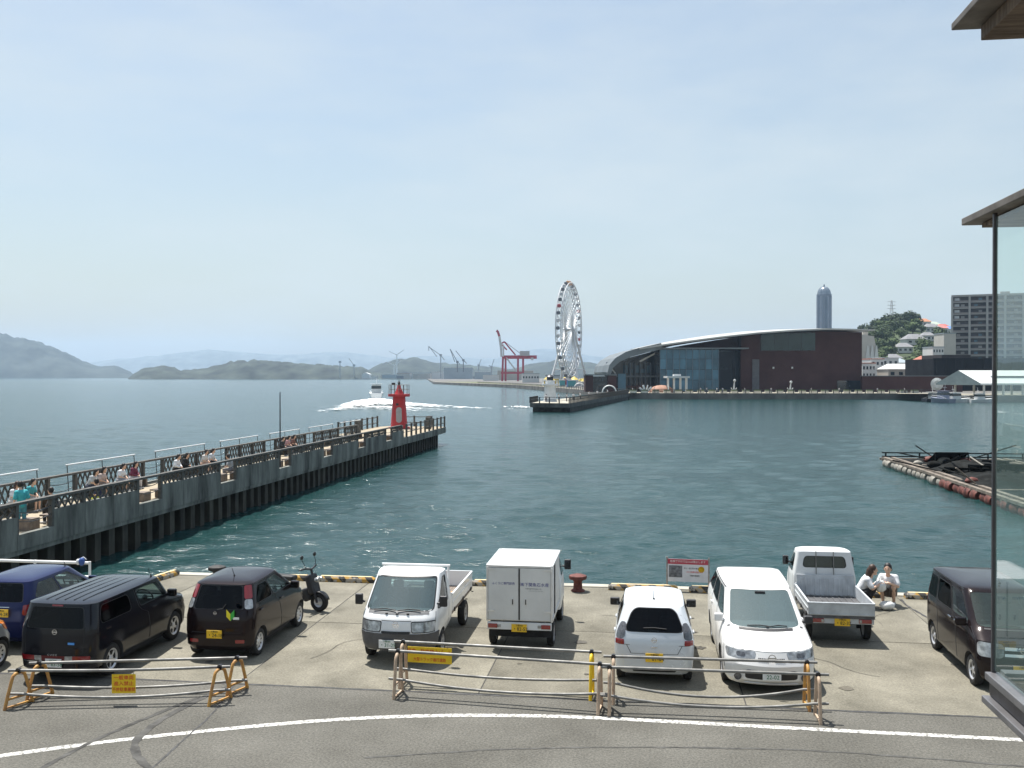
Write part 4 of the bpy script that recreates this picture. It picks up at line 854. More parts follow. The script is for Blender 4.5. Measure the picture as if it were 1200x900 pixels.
for s_ in (-1, 1):
    q = MB(); q.lathe([(.001, .05), (.05, .045), (.062, .0), (.05, -.04)], 14, axis='y'); q.build('head_lamp', lampclear, E, loc=(s_ * .07, .56, .74), smooth=40)
    q = MB(); q.tube([(s_ * .2, .34, 1.0), (s_ * .24, .32, 1.12), (s_ * .26, .28, 1.2)], .008, 6); o = q.build('mirror_stalk', blackpl, E); q = MB(); q.ball((s_ * .26, .28, 1.26), .065, 12, (1, .3, .8)); q.build('mirror_head', blackpl, o, smooth=60)
q = MB(); q.tube([(-.34, .26, .98), (-.2, .34, 1.0), (0, .37, .96), (.2, .34, 1.0), (.34, .26, .98)], .022, 8); q.build('handlebar', blackpl, E, smooth=40)
q = MB(); q.tube([(.14, -.1, .24), (.2, -.14, .0)], .012, 6); q.build('side_stand', darkmetal, E)

# ---------------------------------------------------------------- glazed balcony at the right
E = empty('glass_balcony', (2.31, 6.77, 0), 0, 'corner of a building with glass wall, dark steel post and timber eaves beside the parking', 'building')
framem = mat('bronze_frame', (.085, .08, .085), .4, .6, .12, 5); timber = mat('eave_timber', (.16, .115, .08), .8, 0, .3, 3, .3, 30, stretch=(1, 6, 1)); stone = mat('eave_copper', (.15, .13, .11), .6, .2, .25, 3); fascia = mat('fascia_metal', (.2, .195, .2), .45, .6, .15, 4)
bg_glass = glass('balcony_glass', (.82, .93, .89), opaque=.12, base=(.42, .6, .56))
q = MB(); q.box((.008, -.008, 5.4), (.026, .026, 3.06)); q.build('corner_post', framem, E, bevel=.004)
q = MB(); q.add([(.01, -4.4, 3.9), (.01, -.02, 3.9), (.01, -.02, 6.9), (.01, -4.4, 6.9)], [(0, 1, 2, 3)]); q.build('glass_pane', bg_glass, E)
for z, h, m, x in ((3.86, .05, fascia, .0), (3.78, .1, framem, .03), (3.705, .045, fascia, -.02)):
    q = MB(); q.box((x, -2.35, z), (.09, 4.7, h)); q.build('sill_rail', m, E, bevel=.006)
    q = MB(); q.box((2.05, .02 - x, z), (3.95, .09, h)); q.build('sill_rail', m, E, bevel=.006)
q = MB(); q.box((2.3, -2.6, 3.55), (3.9, 5.0, .26)); q.build('floor_slab', mat('balcony_floor', (.3, .3, .3), .7, 0, .1, 3), E)
q = MB(); q.cyl((2.7, -1.2, 0), (2.7, -1.2, 3.45), .18, n=20); q.build('column', stone, E, smooth=40)
for (x0, y1, z, h, m) in ((-.04, .52, 6.955, .05, stone), (.2, -.5, 7.03, .1, stone)):
    q = MB(); q.box((x0 + 2.2, y1 - 3, z), (4.4, 6, h)); q.build('eave', m, E, bevel=.006)
q = MB(); q.box((2.16, -2.55, 6.91), (4.2, 5.9, .03)); q.build('soffit', timber, E)
for (x0, y1, z, h) in ((-.09, .6, 8.38, .05), (.12, .0, 8.49, .14)):
    q = MB(); q.box((x0 + 2.2, y1 - 3, z), (4.4, 6, h)); q.build('upper_eave', stone, E, bevel=.006)
for i in range(3):
    q = MB(); q.box((.34 + i * .62, -1.82 - .1 * i, 8.30), (.5 - .1 * i, 4.7, .1)); q.build('rafter', timber, E, bevel=.006)
q = MB(); q.box((3.2, -3.2, 7.7), (2.0, 4.0, 1.3)); q.build('upper_wall', stone, E)
# ---------------------------------------------------------------- people
def person(label, loc, rz, pose='sit', top=(.7, .7, .7), low=(.05, .05, .07), hair=(.02, .015, .012), long=False, sleeve=.5, bare=False, vox=.024, seat=.44, group='people sitting on the pier benches', lean=.1, skin=(.62, .4, .29), turn=0, fingers=False):
    if pose == 'sit':
        pv = Vector((0, 0, seat + .1)); kn = [Vector((s * .11, .42, seat + .07)) for s in (-1, 1)]; ak = [Vector((s * .12, .40, .09)) for s in (-1, 1)]
        ch = pv + Vector((0, .02 + lean, .36)); el = [Vector((s * .25, .06 + lean, seat + .3)) for s in (-1, 1)]; ha = [Vector((s * .09, .3 + lean * .4, seat + .22)) for s in (-1, 1)]
    elif pose == 'crouch':
        pv = Vector((0, -.08, .30)); kn = [Vector((s * .15, .3, .5)) for s in (-1, 1)]; ak = [Vector((s * .13, .1, .09)) for s in (-1, 1)]
        ch = pv + Vector((0, .16 + lean, .36)); el = [Vector((s * .24, .2 + lean, .52)) for s in (-1, 1)]; ha = [Vector((s * .07, .42 + lean * .5, .62)) for s in (-1, 1)]
    else:
        pv = Vector((0, 0, .9)); kn = [Vector((s * .1, .02, .5)) for s in (-1, 1)]; ak = [Vector((s * .1, 0, .09)) for s in (-1, 1)]
        ch = pv + Vector((0, .02, .38)); el = [Vector((s * .25, -.02, 1.08)) for s in (-1, 1)]; ha = [Vector((s * .24, .12, .88)) for s in (-1, 1)]
    up = (ch - pv).normalized(); nk = ch + up * .14 + Vector((0, .03, .02)); hd = nk + Vector((turn * .02, .05, .15)); shd = [ch + Vector((s * .165, 0, .06)) for s in (-1, 1)]; hip = [pv + Vector((s * .085, .02, -.02)) for s in (-1, 1)]; toe = [a + Vector((0, .15, -.05)) for a in ak]
    def caps_(parts, inf=0):
        q = MB()
        for p0, p1, r0, r1 in parts:
            q.tube([p0, p0.lerp(p1, .5), p1], [r0 + inf, (r0 + r1) / 2 + inf, r1 + inf], 10); q.ball(p0, r0 + inf, 10); q.ball(p1, r1 + inf, 10)
        return q
    torso = [(pv, pv.lerp(ch, .5), .13, .125), (pv.lerp(ch, .5), ch, .125, .14), (shd[0], shd[1], .07, .07), (hip[0], hip[1], .1, .1), (ch, nk, .1, .055)]
    arms = [(shd[i], el[i], .052, .042) for i in (0, 1)]; fore = [(el[i], ha[i], .04, .028) for i in (0, 1)]
    legs = [(hip[i], kn[i], .09, .06) for i in (0, 1)]; shin = [(kn[i], ak[i], .055, .038) for i in (0, 1)]
    feet = [(ak[i] + Vector((0, -.03, -.04)), toe[i], .038, .034) for i in (0, 1)]
    q = caps_(torso + arms + fore + legs + shin + feet + [(nk, hd - Vector((0, .02, .06)), .05, .05)])
    q.ball(hd, .1, 14, (.86, .98, 1.2)); q.ball(hd + Vector((0, .1, -.01)), .02, 6, (.8, 1, 1.3)); q.ball(hd + Vector((0, .05, -.09)), .05, 8, (1, .9, .8))
    for s in (-1, 1): q.ball(hd + Vector((s * .088, 0, -.01)), .022, 6, (.5, 1, 1.4))
    for i, s in ((0, -1), (1, 1)):
        d = (ha[i] - el[i]).normalized(); side = d.cross(Vector((0, 0, 1))).normalized() if abs(d.z) < .9 else Vector((1, 0, 0)); q.tube([ha[i] - d * .02, ha[i] + d * .07], [.032, .036], 8)
        if fingers:
            nrm = side.cross(d).normalized()
            for k, ln in enumerate((.07, .078, .072, .058)):
                b0 = ha[i] + d * .07 + side * (.03 - .02 * k); q.tube([b0, b0 + d * ln * .5 - nrm * .008, b0 + d * ln * .8 - nrm * .03], [.0105, .0095, .008], 6)
            q.tube([ha[i] + d * .02 - side * -s * .03, ha[i] + d * .06 - side * -s * .06, ha[i] + d * .09 - side * -s * .055], [.013, .011, .009], 6)
        else: q.ball(ha[i] + d * .09, .036, 8, (1, 1, .8))
    sk = mat('skin_%02d' % int(skin[0] * 50), skin, .6, 0, .06, 9)
    def remeshed(q, name, m, parent, v):
        o = q.build(name, m); rm = o.modifiers.new('r', 'REMESH'); rm.mode = 'VOXEL'; rm.voxel_size = v; rm.use_smooth_shade = True
        sm = o.modifiers.new('s', 'SMOOTH'); sm.factor = .5; sm.iterations = 2 if v > .015 else 3; me = applied(o); o.modifiers.clear(); old = o.data; o.data = me; bpy.data.meshes.remove(old)
        if parent: o.parent = parent
        return o
    B = remeshed(q, 'person', sk, None, vox if not fingers else .009); B.location = loc; B.rotation_euler = (0, 0, rz); lab(B, label, 'person', group)
    tm = mat('cloth_%d_%d_%d' % tuple(int(c * 99) for c in top), top, .9, 0, .1, 14); lm = mat('cloth_%d_%d_%d' % tuple(int(c * 99) for c in low), low, .9, 0, .1, 14)
    st = torso[:3] + [(shd[i], shd[i].lerp(el[i], .75 if sleeve <= .5 else 1), .058, .06) for i in (0, 1)] + ([(el[i], el[i].lerp(ha[i], .85), .05, .042) for i in (0, 1)] if sleeve > .5 else [])
    remeshed(caps_(st, .017), 'shirt', tm, B, vox)
    lg = [torso[0], torso[3]] + ([(hip[i], hip[i].lerp(kn[i], .8), .095, .085) for i in (0, 1)] if bare else legs + [(kn[i], kn[i].lerp(ak[i], .9), .058, .05) for i in (0, 1)])
    remeshed(caps_(lg, .016), 'shorts' if bare else 'trousers', lm, B, vox)
    h = MB(); h.ball(hd + Vector((0, -.022, .03)), .112, 14, (.9, .95, 1.12))
    if long: h.tube([hd + Vector((0, -.07, .02)), hd + Vector((0, -.1, -.1)), nk + Vector((0, -.1, -.12))], [.085, .085, .06], 10)
    for s in (-1, 1): h.ball(hd + Vector((s * .06, -.03, -.02)), .055, 8)
    hh = remeshed(h, 'hair', mat('hair_%d' % int(hair[0] * 999), hair, .55, 0, .2, 30), B, .018)
    for i in (0, 1): caps_([feet[i]], .012).build('shoe', mat('shoe_pale', (.5, .48, .46), .7, 0, .15, 10) if i is not None and hair[0] > .0 else blackpl, B, smooth=60)
    if fingers:
        for s in (-1, 1):
            e = MB(); e.ball(hd + Vector((s * .034, .093, .012)), .013, 8, (1.2, .6, .8)); e.build('eye', textblack, B, smooth=60)
    return B
WHT, GRY, BLK, TEAL = (.72, .73, .75), (.3, .31, .33), (.02, .02, .022), (.05, .3, .34)
person('woman with long brown hair in white shirt, crouching with her partner at the quay edge', (5.52, 25.4, 0), R(-98), 'crouch', WHT, (.02, .02, .022), (.05, .025, .015), True, fingers=True, group='couple crouching on the quay', lean=.06)
person('man with short black hair in white t-shirt and shorts crouching at the quay edge', (6.3, 25.78, 0), R(158), 'crouch', WHT, (.12, .1, .09), (.012, .01, .01), False, bare=True, fingers=True, group='couple crouching on the quay', lean=.02)
def bag(name, label, loc, m, sx, sy, sz, handles=True):
    q = MB(); q.ball((0, 0, sz * .5), .5, 12, (sx, sy, sz)); random.seed(5)
    q.v = [(x + random.uniform(-.02, .02), y + random.uniform(-.02, .02), max(0, z + random.uniform(-.015, .015))) for x, y, z in q.v]
    E = empty(name, loc, .4, label, 'bag'); q.build('sack', m, E, smooth=70)
    if handles:
        for s in (-1, 1): p = MB(); p.tube([(-.08 * sx / .3, s * .04, sz * .8), (-.05, s * .05, sz * 1.25), (.05, s * .05, sz * 1.25), (.08 * sx / .3, s * .04, sz * .8)], .008, 5); p.build('handle', m, E)
bag('carrier_bag', 'white plastic bag held between the crouching couple', (5.98, 25.36, .4), mat('plastic_white', (.74, .74, .72), .35, 0, .08, 12), .34, .28, .3)
bag('carrier_bag', 'white plastic bag lying on the ground at the feet of the couple', (6.1, 25.15, 0), MATS['plastic_white'], .42, .3, .22, False)

# ---------------------------------------------------------------- pier with red lighthouse
PN, PF = -20.8, -25.0; DK = .42; U0, U1 = 21.7, 82.4; PER = 7.87; OP0 = 29.9; OPL = 2.0
pierc = mat('pier_concrete', (.19, .195, .175), .85, 0, .4, .9, .3, 12, stretch=(1, 1, .22), coords='World', fine=.2, fscale=6); pierdark = mat('pier_dark_concrete', (.035, .035, .03), .8, 0, .35, 1.2, .4, 8); railc = mat('pier_rail_brown', (.1, .095, .085), .75, 0, .2, 4); deckm = mat('pier_deck_sand', (.36, .3, .21), .85, 0, .1, 2); benchm = mat('bench_timber', (.2, .16, .13), .8, 0, .2, 4)  # pierdark: near-black concrete of the set-back walls below pier and breakwater decks
P = empty('pier', (0, 0, 0), 0, 'long concrete pier with lattice railings and benches running out to the red lighthouse', 'pier')
q = MB(); q.box(((PN + PF) / 2, (22 + 101) / 2, DK - .2), (PN - PF - .3, 101 - 22, .4)); q.build('deck', deckm, P)
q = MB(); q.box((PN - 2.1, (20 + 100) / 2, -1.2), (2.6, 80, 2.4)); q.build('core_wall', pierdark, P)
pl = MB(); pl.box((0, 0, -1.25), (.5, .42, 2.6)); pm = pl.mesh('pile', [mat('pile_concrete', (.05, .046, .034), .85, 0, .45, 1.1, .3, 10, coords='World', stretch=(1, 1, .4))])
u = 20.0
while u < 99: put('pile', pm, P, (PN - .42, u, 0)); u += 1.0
u = 22.0
while u < 99: put('pile', pm, P, (PF + .42, u, 0)); u += 2.0
q = MB(); q.box((PN - .3, (20 + 99) / 2, -.1), (.5, 79, .2)); q.build('beam', pierc, P)
def lattice_mesh(ln, h):
    q = MB(); n = max(1, round(ln / .42)); w = ln / n
    for i in range(n):
        q.bar((0, i * w, 0), (0, (i + 1) * w, h), .05, .05); q.bar((.012, i * w, h), (.012, (i + 1) * w, 0), .05, .05)
    return q.mesh('lattice', railc)
latm = lattice_mesh(1.9, .42)
postm = MB().box((0, 0, .58), (.16, .16, 1.16)).mesh('post', railc); panm = MB().box((0, 0, 0), (.2, 1.925, 1.12)).mesh('parapet_panel', pierc); silm = MB().box((0, 0, 0), (.22, OPL + .04, .52)).mesh('sill', pierc)
chm = MB()
for z in (.55, .85):
    chm.tube([(0, OPL * i / 8, z - .12 * 4 * (i / 8) * (1 - i / 8)) for i in range(9)], .018, 5)
chm = chm.mesh('chain', darkmetal)
bem = MB().box((0, 0, .40), (.45, 5.2, .06)).box((0, -2.2, .2), (.3, .15, .36)).box((0, 2.2, .2), (.3, .15, .36)).box((0, 0, .2), (.3, .15, .36)).mesh('bench', benchm)
wpm = MB(); wpm.cyl((0, 0, 0), (0, 5.9, 0), .035, n=6); wpm = wpm.mesh('white_rail', whitepaint); wbr = MB().bar((.12, 0, -1.9), (0, 0, 0), .03, .03).mesh('bracket', railc)
for side, X in ((1, PN), (-1, PF)):
    k = -1
    while True:
        a = OP0 + k * PER
        if a > U1 - 2: break
        if a > 21:
            put('sill', silm, P, (X - side * .1, a + OPL / 2, .24)); put('chain', chm, P, (X - side * .06, a, DK))
            if side > 0: q = MB(); q.box((X - .75, a + OPL - .35, DK + .2), (.5, .6, .4)); q.build('planter', benchm, P)
        s0 = a + OPL; s1 = min(a + PER, U1)
        for j in range(3):
            y = s0 + .98 + j * 1.957
            if y > U1: break
            if y > 22:
                put('parapet_panel', panm, P, (X - side * .1, y, .54 if side > 0 else .26)); put('lattice', latm, P, (X - side * .08, y - .95, 1.1 if side > 0 else .82), scale=None if side > 0 else (1, 1, 1.6))
            put('post', postm, P, (X - side * .09, s0 + j * 1.957, DK))
        put('post', postm, P, (X - side * .09, s1, DK))
        if s0 > 22: put('bench', bem, P, (X - side * .55, s0 + 2.93, DK))
        if side < 0 and s0 > 22:
            put('white_rail', wpm, P, (X - .35, s0, 1.9))
            for j in (0.1, 2.9, 5.8): put('bracket', wbr, P, (X - .35, s0 + j, 1.9))
        k += 1
    q = MB(); q.box((X - side * .09, (22 + U1) / 2, 1.55), (.2, U1 - 22, .09)); q.build('handrail', railc, P)
# widened head of the pier
head = [(PN - .1, U1), (PN + .25, U1 + 2), (PN + .25, 100.2), (PN - .5, 101.4), (PF - 2.2, 101.4), (PF - 3, 100), (PF - 3, U1 + 3), (PF, U1)]
q = MB(); q.prism(head, -.12, DK + .05, 'xy'); q.build('pier_head', pierc, P)
q = MB(); q.prism([(x + (.2 if x < -23 else -.2), y + (.2 if y < 90 else -.2)) for x, y in head], DK + .0, DK + .056, 'xy'); q.build('head_paving', deckm, P)
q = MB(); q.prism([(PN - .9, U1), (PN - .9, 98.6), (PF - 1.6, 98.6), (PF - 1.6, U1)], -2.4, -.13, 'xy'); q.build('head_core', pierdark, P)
hp = [(PN + .1, U1 + 1.2 + 1.85 * i) for i in range(10)] + [(-22.3 - 1.9 * i, 101.2) for i in range(3)] + [(PF - 2.8, 99.5 - 1.9 * i) for i in range(8)]
for x, y in hp: put('post', postm, P, (x, y, DK + .05))
for a_, b_ in ((0, 9), (10, 12), (13, 20)):
    for z in (.5, 1.08):
        q = MB(); q.bar((*hp[a_], DK + z), (*hp[b_], DK + z), .06, .07); q.build('handrail', railc, P)
for x, y in ((-22.2, 99.5), (-21.6, 96.5), (-26.5, 88)):
    q = MB(); q.box((x, y, DK + .65), (.5, .5, 1.2)); q.build('bin_box', railc, P, bevel=.02)
# lamp pole on the pier
q = MB(); q.cyl((0, 0, 0), (0, 0, 4.5), .05, .03, 8); lab(q.build('thin_pole', darkmetal, loc=(PN - .25, 54.3, DK)), 'thin dark pole standing at the railing of the long pier', 'pole')
# red lighthouse
redp = mat('lighthouse_red', (.5, .025, .03), .5, 0, .12, 2, .1, 10, col2=(.38, .03, .035))
E = empty('red_lighthouse', (-24.8, 97, DK + .05), 0, 'small red lighthouse with railed gallery at the end of the long pier', 'lighthouse')
q = MB(); q.lathe([(1.15, 0), (1.15, .16), (.98, .18)], 8); q.build('base', redp, E)
q = MB(); q.lathe([(.86, .17), (.64, 3.28)], 28); q.build('tower', redp, E, smooth=40)
q = MB(); q.lathe([(.64, 3.28), (1.12, 3.3), (1.12, 3.56), (.3, 3.57)], 24); q.build('gallery', redp, E, smooth=30)
q = MB(); q.lathe([(.5, 3.56), (.42, 3.75), (.2, 4.2), (.16, 4.5), (.001, 4.5)], 16); q.build('lantern_base', redp, E, smooth=30)
q = MB(); q.lathe([(.13, 4.5), (.13, 4.72), (.16, 4.74), (.05, 4.86), (.02, 5.0)], 12); q.build('lantern', darkmetal, E, smooth=30)
for i in range(14):
    an = 6.28318 * i / 14; q = MB(); q.cyl((1.05 * math.cos(an), 1.05 * math.sin(an), 3.56), (1.05 * math.cos(an), 1.05 * math.sin(an), 4.5), .028, n=6); q.build('baluster', steel if i % 3 else darkmetal, E)
for z in (4.05, 4.5):
    q = MB(); q.tube([(1.05 * math.cos(6.28318 * i / 24), 1.05 * math.sin(6.28318 * i / 24), z) for i in range(25)], .025, 6); q.build('gallery_rail', steel, E)
q = MB(); q.box((-.62, .1, 4.62), (.36, .2, .22)); q.build('signal_box', darkmetal, E, bevel=.03)
fw = Vector((.24, -.97, 0))
q = MB(); q.prism([(.30 * math.cos(R(a)), 1.42 + (.5 if math.sin(R(a)) > 0 else -.5) + .3 * math.sin(R(a))) for a in range(0, 360, 20)], -.04, .04, 'xz'); q.build('door', mat('door_grey', (.36, .36, .37), .5, 0, .1, 4), E, loc=(.19, -.82, 0), rot=(R(-4), 0, R(14)))
q = MB(); q.box((0, -.69, 2.5), (.26, .06, .22)); q.build('vent', darkmetal, E)
# seated people
def seated(label, u, near, **kw):
    x = PN - .6 if near else PF + .62
    person(label, (x, u, DK), R(90) if near else R(-90), 'sit', **kw)
seated('woman in a white dress with brown hair on the far pier bench', 34.7, False, top=WHT, low=(.6, .6, .58), hair=(.06, .03, .02), long=True, bare=True)
seated('person in a teal top beside the woman in the white dress on the pier', 35.7, False, top=TEAL, low=(.5, .45, .4), bare=True)
seated('person in a pale grey shirt leaning forward on the pier bench', 39.95, False, top=(.45, .47, .48), low=(.06, .07, .1), lean=.22, long=True)
seated('person in a beige top and bare legs beside the grey shirt on the pier', 40.85, False, top=(.5, .4, .36), low=(.3, .24, .2), bare=True, long=True)
seated('person in a white t-shirt next to the maroon cardigan on the pier', 42.5, False, top=WHT, low=(.35, .37, .4), bare=True)
seated('person in a maroon cardigan on the far pier bench', 43.6, False, top=(.16, .03, .06), low=(.6, .58, .58), sleeve=1, long=True)
seated('person in a white shirt and black trousers beside the one in black on the pier', 47.95, False, top=WHT, low=BLK, sleeve=1)
seated('person all in black on the far pier bench', 48.9, False, top=BLK, low=BLK, sleeve=1, long=True)
seated('person in a cream blouse with a peach bag lap on the pier bench', 51.2, False, top=(.62, .6, .57), low=(.6, .4, .3))
seated('person in a white vest and black trousers on the pier bench', 52.1, False, top=(.6, .62, .64), low=BLK)
seated('person in dark clothes near the pole on the pier', 62.9, False, top=(.04, .045, .05), low=BLK, sleeve=1)
seated('person in a pink top in the group past the pole on the pier', 64.0, False, top=(.5, .28, .28), low=(.2, .18, .2), long=True)
seated('person in a brown top at the end of the group past the pole', 65.0, False, top=(.2, .1, .08), low=BLK, long=True)
seated('person in dark clothes on the near pier bench, back to the harbour', 33.0, True, top=(.05, .05, .055), low=BLK, sleeve=1)
seated('person in a yellow-green skirt and navy top on the near pier bench', 36.0, True, top=(.05, .06, .12), low=(.55, .6, .1))
seated('person in a grey top on the near pier bench beside an opening', 48.4, True, top=(.4, .42, .44), low=(.2, .2, .22))
person('person in a bright teal top standing by an opening in the pier railing', (PN - .9, 31.4, DK), R(60), 'stand', top=(.06, .42, .45), low=(.1, .3, .34), group='people on the pier')
# ---------------------------------------------------------------- fish-farm raft
woodw = mat('raft_timber', (.2, .165, .13), .8, 0, .3, 2); net = mat('black_net', (.008, .009, .008), .95, 0, .4, 2.5, .25, 6, spec=.2); fl_o = mat('float_orange', (.14, .035, .022), .7, 0, .4, 2); fl_w = mat('float_white', (.28, .26, .22), .6, 0, .2, 3)
RX0, RX1, RY0, RY1 = 19.2, 46.0, 49.0, 81.0; RZ = SEA + .42
E = empty('fish_raft', (RX0, RY0, SEA), 0, 'timber fish-farm raft with heaped black nets and orange and white floats', 'raft')
def beam(x0, y0, x1, y1, w_, z): q = MB(); q.bar((x0 - RX0, y0 - RY0, z - SEA), (x1 - RX0, y1 - RY0, z - SEA), w_, .16); q.build('beam', woodw, E)
for y in [RY0 + 5.33 * i for i in range(7)]: beam(RX0, y, RX1, y, .35, RZ + .02 * (y % 2)); beam(RX0, y + .7, RX1, y + .7, .25, RZ + .03)
for x in [RX0 + .15, RX0 + .8, RX0 + 8.6, RX0 + 9.3, RX0 + 17, RX0 + 17.7, RX1]: beam(x, RY0, x, RY1, .3, RZ + .17)
fm = {}
for nm, m in (('o', fl_o), ('w', fl_w)):
    q = MB(); q.lathe([(.001, -.5), (.3, -.48), (.36, -.3), (.36, .3), (.3, .48), (.001, .5)], 12, axis='y'); fm[nm] = q.mesh('float', m, 40)
for i in range(27):
    y = 1.0 + i * 1.15; put('float', fm['o' if y < 17 else 'w'], E, (.25 + random.uniform(-.15, .1), y, .2), (0, 0, random.uniform(-.1, .1)))
for i in range(10): put('float', fm['w' if i % 2 else 'o'], E, (3 + i * 2.4, .3, .18), (0, 0, R(90)))
def net_heap(cx, cy, sx, sy, h, seed):
    random.seed(seed); q = MB(); n = 20; k = [(random.uniform(-1, 1), random.uniform(-1, 1), random.uniform(.25, .6), random.uniform(.4, 1)) for _ in range(7)]; vs = []
    for i in range(n + 1):
        for j in range(n + 1):
            u, v = 2 * i / n - 1, 2 * j / n - 1; e = max(0, 1 - max(abs(u), abs(v)) ** 4)
            z = .1 + e * h * (.18 + max(a[3] * math.exp(-((u - a[0] * .7) ** 2 + (v - a[1] * .7) ** 2) / a[2] ** 2) for a in k)) + random.uniform(-.06, .08) * e
            vs.append((cx - RX0 + u * sx, cy - RY0 + v * sy, RZ - SEA + z))
    q.add(vs, [(i * (n + 1) + j, (i + 1) * (n + 1) + j, (i + 1) * (n + 1) + j + 1, i * (n + 1) + j + 1) for i in range(n) for j in range(n)]); q.build('net_heap', net, E, smooth=60)
for i in range(6):
    for j in range(3): net_heap(RX0 + 5.0 + j * 8.4 - (1.2 if i < 3 else 0), RY0 + 2.7 + i * 5.33, 3.6, 2.3, .3 if (i + j) % 2 else .55, i * 7 + j)
for x in [RX0 + .3 + 2.6 * i for i in range(10)]:
    q = MB(); q.cyl((x - RX0, RY1 - RY0, .5), (x - RX0, RY1 - RY0, 1.0), .06, n=6); q.build('post', net, E)
random.seed(21)
for i in range(70):
    x, y = random.uniform(.8, 24), random.uniform(2, 30); an = random.uniform(0, 6.28); ln = random.uniform(1.5, 5); q = MB(); q.cyl((x, y, .6), (x + ln * math.cos(an), y + ln * math.sin(an), .9 + random.uniform(0, 1.0)), .05, n=5); q.build('pole', [net, net, woodw, net, fl_w][i % 5], E)
for i in range(12): q = MB(); q.ball((random.uniform(.6, 6), random.uniform(4, 30), .75), random.uniform(.25, .45), 8, (1.2, 1, .7)); q.build('buoy', [fl_w, fl_o, net][i % 3], E, smooth=60)
for z in (.7, 1.0): q = MB(); q.bar((0, RY1 - RY0, z), (26, RY1 - RY0, z), .09, .09); q.build('rail', net, E)

# ---------------------------------------------------------------- far quay and promenade
pave = mat('promenade_paving', (.36, .33, .26), .85, 0, .12, .05); stonew = mat('far_quay_stone', (.15, .14, .125), .9, 0, .3, .15, .5, 1.5); grass = mat('far_grass', (.13, .15, .05), .9, 0, .3, .05)
land = [xy(508, 900), xy(600, 602), xy(650, 452), xy(700, 348), xy(734, 304), xy(800, 299), xy(1090, 297), xy(1092, 266), xy(1500, 258), (1500, 1500), (400, 3000), xy(500, 2200)]
q = MB(); q.prism(land, -2.2, .62, 'xy'); lab(q.build('promenade', stonew), kind='structure')
def inset(poly, d): return [Vector(p) + Vector((SA * 0 + d * -SA, d * CA)) for p in poly]
a_, b_ = inset(land[:9], 1.2), inset(land[:9], 24); q = MB(); q.add([(p.x, p.y, .63) for p in a_ + b_], [(i, i + 1, i + 10, i + 9) for i in range(8)]); lab(q.build('pavement', pave), kind='structure')
gl = [xy(515, 935), xy(600, 640), xy(650, 490), xy(672, 440), xy(640, 560), xy(560, 900)]
q = MB(); q.add([(*p, .66) for p in gl], [tuple(range(6))]); lab(q.build('grass_verge', grass), kind='structure')
def railing(label, pts, step, h=1.15, pm=None, both=True):
    E = empty('railing', (*pts[0], .62), 0, label, 'railing'); a0 = Vector(pts[0]); d0 = 0
    pme = MB().box((0, 0, h / 2), (.22, .22, h)).mesh('post', pm)
    for a, b in zip(pts[:-1], pts[1:]):
        a, b = Vector(a), Vector(b); n = max(1, int((b - a).length / step))
        for i in range(n): p = a + (b - a) * i / n - a0; put('post', pme, E, (p.x, p.y, 0))
        for z in (h * .55, h): q = MB(); q.bar((*(a - a0), z), (*(b - a0), z), .1, .1); q.build('rail', pm, E)
    return E
dk = mat('far_rail_dark', (.07, .065, .06), .8, 0, .2, 1)
ins = lambda px, Z: (Vector(xy(px, Z)) + Vector((-SA, CA)) * .5)[:]
railing('dark post railing along the promenade in front of the big red building', [ins(734, 304), ins(800, 299), ins(1090, 297)], 2.4, pm=dk)
railing('dark post railing along the slanting sea wall by the ferris wheel', [ins(560, 730), ins(600, 602), ins(650, 452), ins(700, 348), ins(734, 304)], 4.2, pm=dk)
# pale planters along the promenade
for i in range(26):
    Z = 303; p = xy(742 + i * 13.2, Z); q = MB(); q.box((0, 0, .35), (2.2, .8, .7)); q.box((0, 0, .85), (2.0, .6, .3), k=1)
    lab(q.build('planter', [mat('planter_pale', (.66, .62, .52), .8, 0, .1, 1), mat('planter_green', (.1, .15, .04), .9, 0, .3, 3)], loc=(*p, .63), rot=(0, 0, YAW)), 'pale low planter box in the row along the promenade railing', 'planter', 'planters along the promenade')

# breakwater with the white lighthouse
Bw = [xy(621, 193), xy(667, 190), xy(737, 298), xy(738, 306), xy(722, 308), xy(630, 205)]
q = MB(); q.prism(Bw, -.35, .5, 'xy', 0); c = sum((Vector(p) for p in Bw), Vector((0, 0))) / 6
q.prism([(c + (Vector(p) - c) * .965)[:] for p in Bw], -2.2, -.36, 'xy', 1); q.add([(*(c + (Vector(p) - c) * .985), .515) for p in Bw], [tuple(range(6))], 2)
lab(q.build('breakwater', [mat('breakwater_concrete', (.1, .1, .095), .85, 0, .3, .4), pierdark, mat('breakwater_deck', (.4, .37, .3), .85, 0, .1, .3)]), 'dark concrete breakwater carrying the white lighthouse', 'breakwater')
E = railing('dark post railing round the breakwater of the white lighthouse', [Bw[5], Bw[0], Bw[1], Bw[2]], 1.7, 1.2, dk)
for ch in E.children: ch.location.z -= .12
wl = mat('lighthouse_white', (.7, .71, .71), .5, 0, .06, 1)
E = empty('white_lighthouse', (*xy(644.5, 203), .5), 0, 'small white lighthouse with dark lantern on the far breakwater', 'lighthouse')
q = MB(); q.lathe([(1.5, 0), (1.45, .3), (1.3, .32), (1.12, 3.5)], 24); q.build('tower', wl, E, smooth=30)
q = MB(); q.lathe([(1.12, 3.4), (1.75, 3.45), (1.75, 3.75), (.95, 3.76), (.95, 4.5), (1.1, 4.52)], 24); q.build('gallery', wl, E, smooth=30)
q = MB(); q.lathe([(.7, 4.5), (.7, 5.2), (.95, 5.22), (.5, 5.6), (.001, 5.75)], 16); q.build('lantern', darkmetal, E, smooth=30)
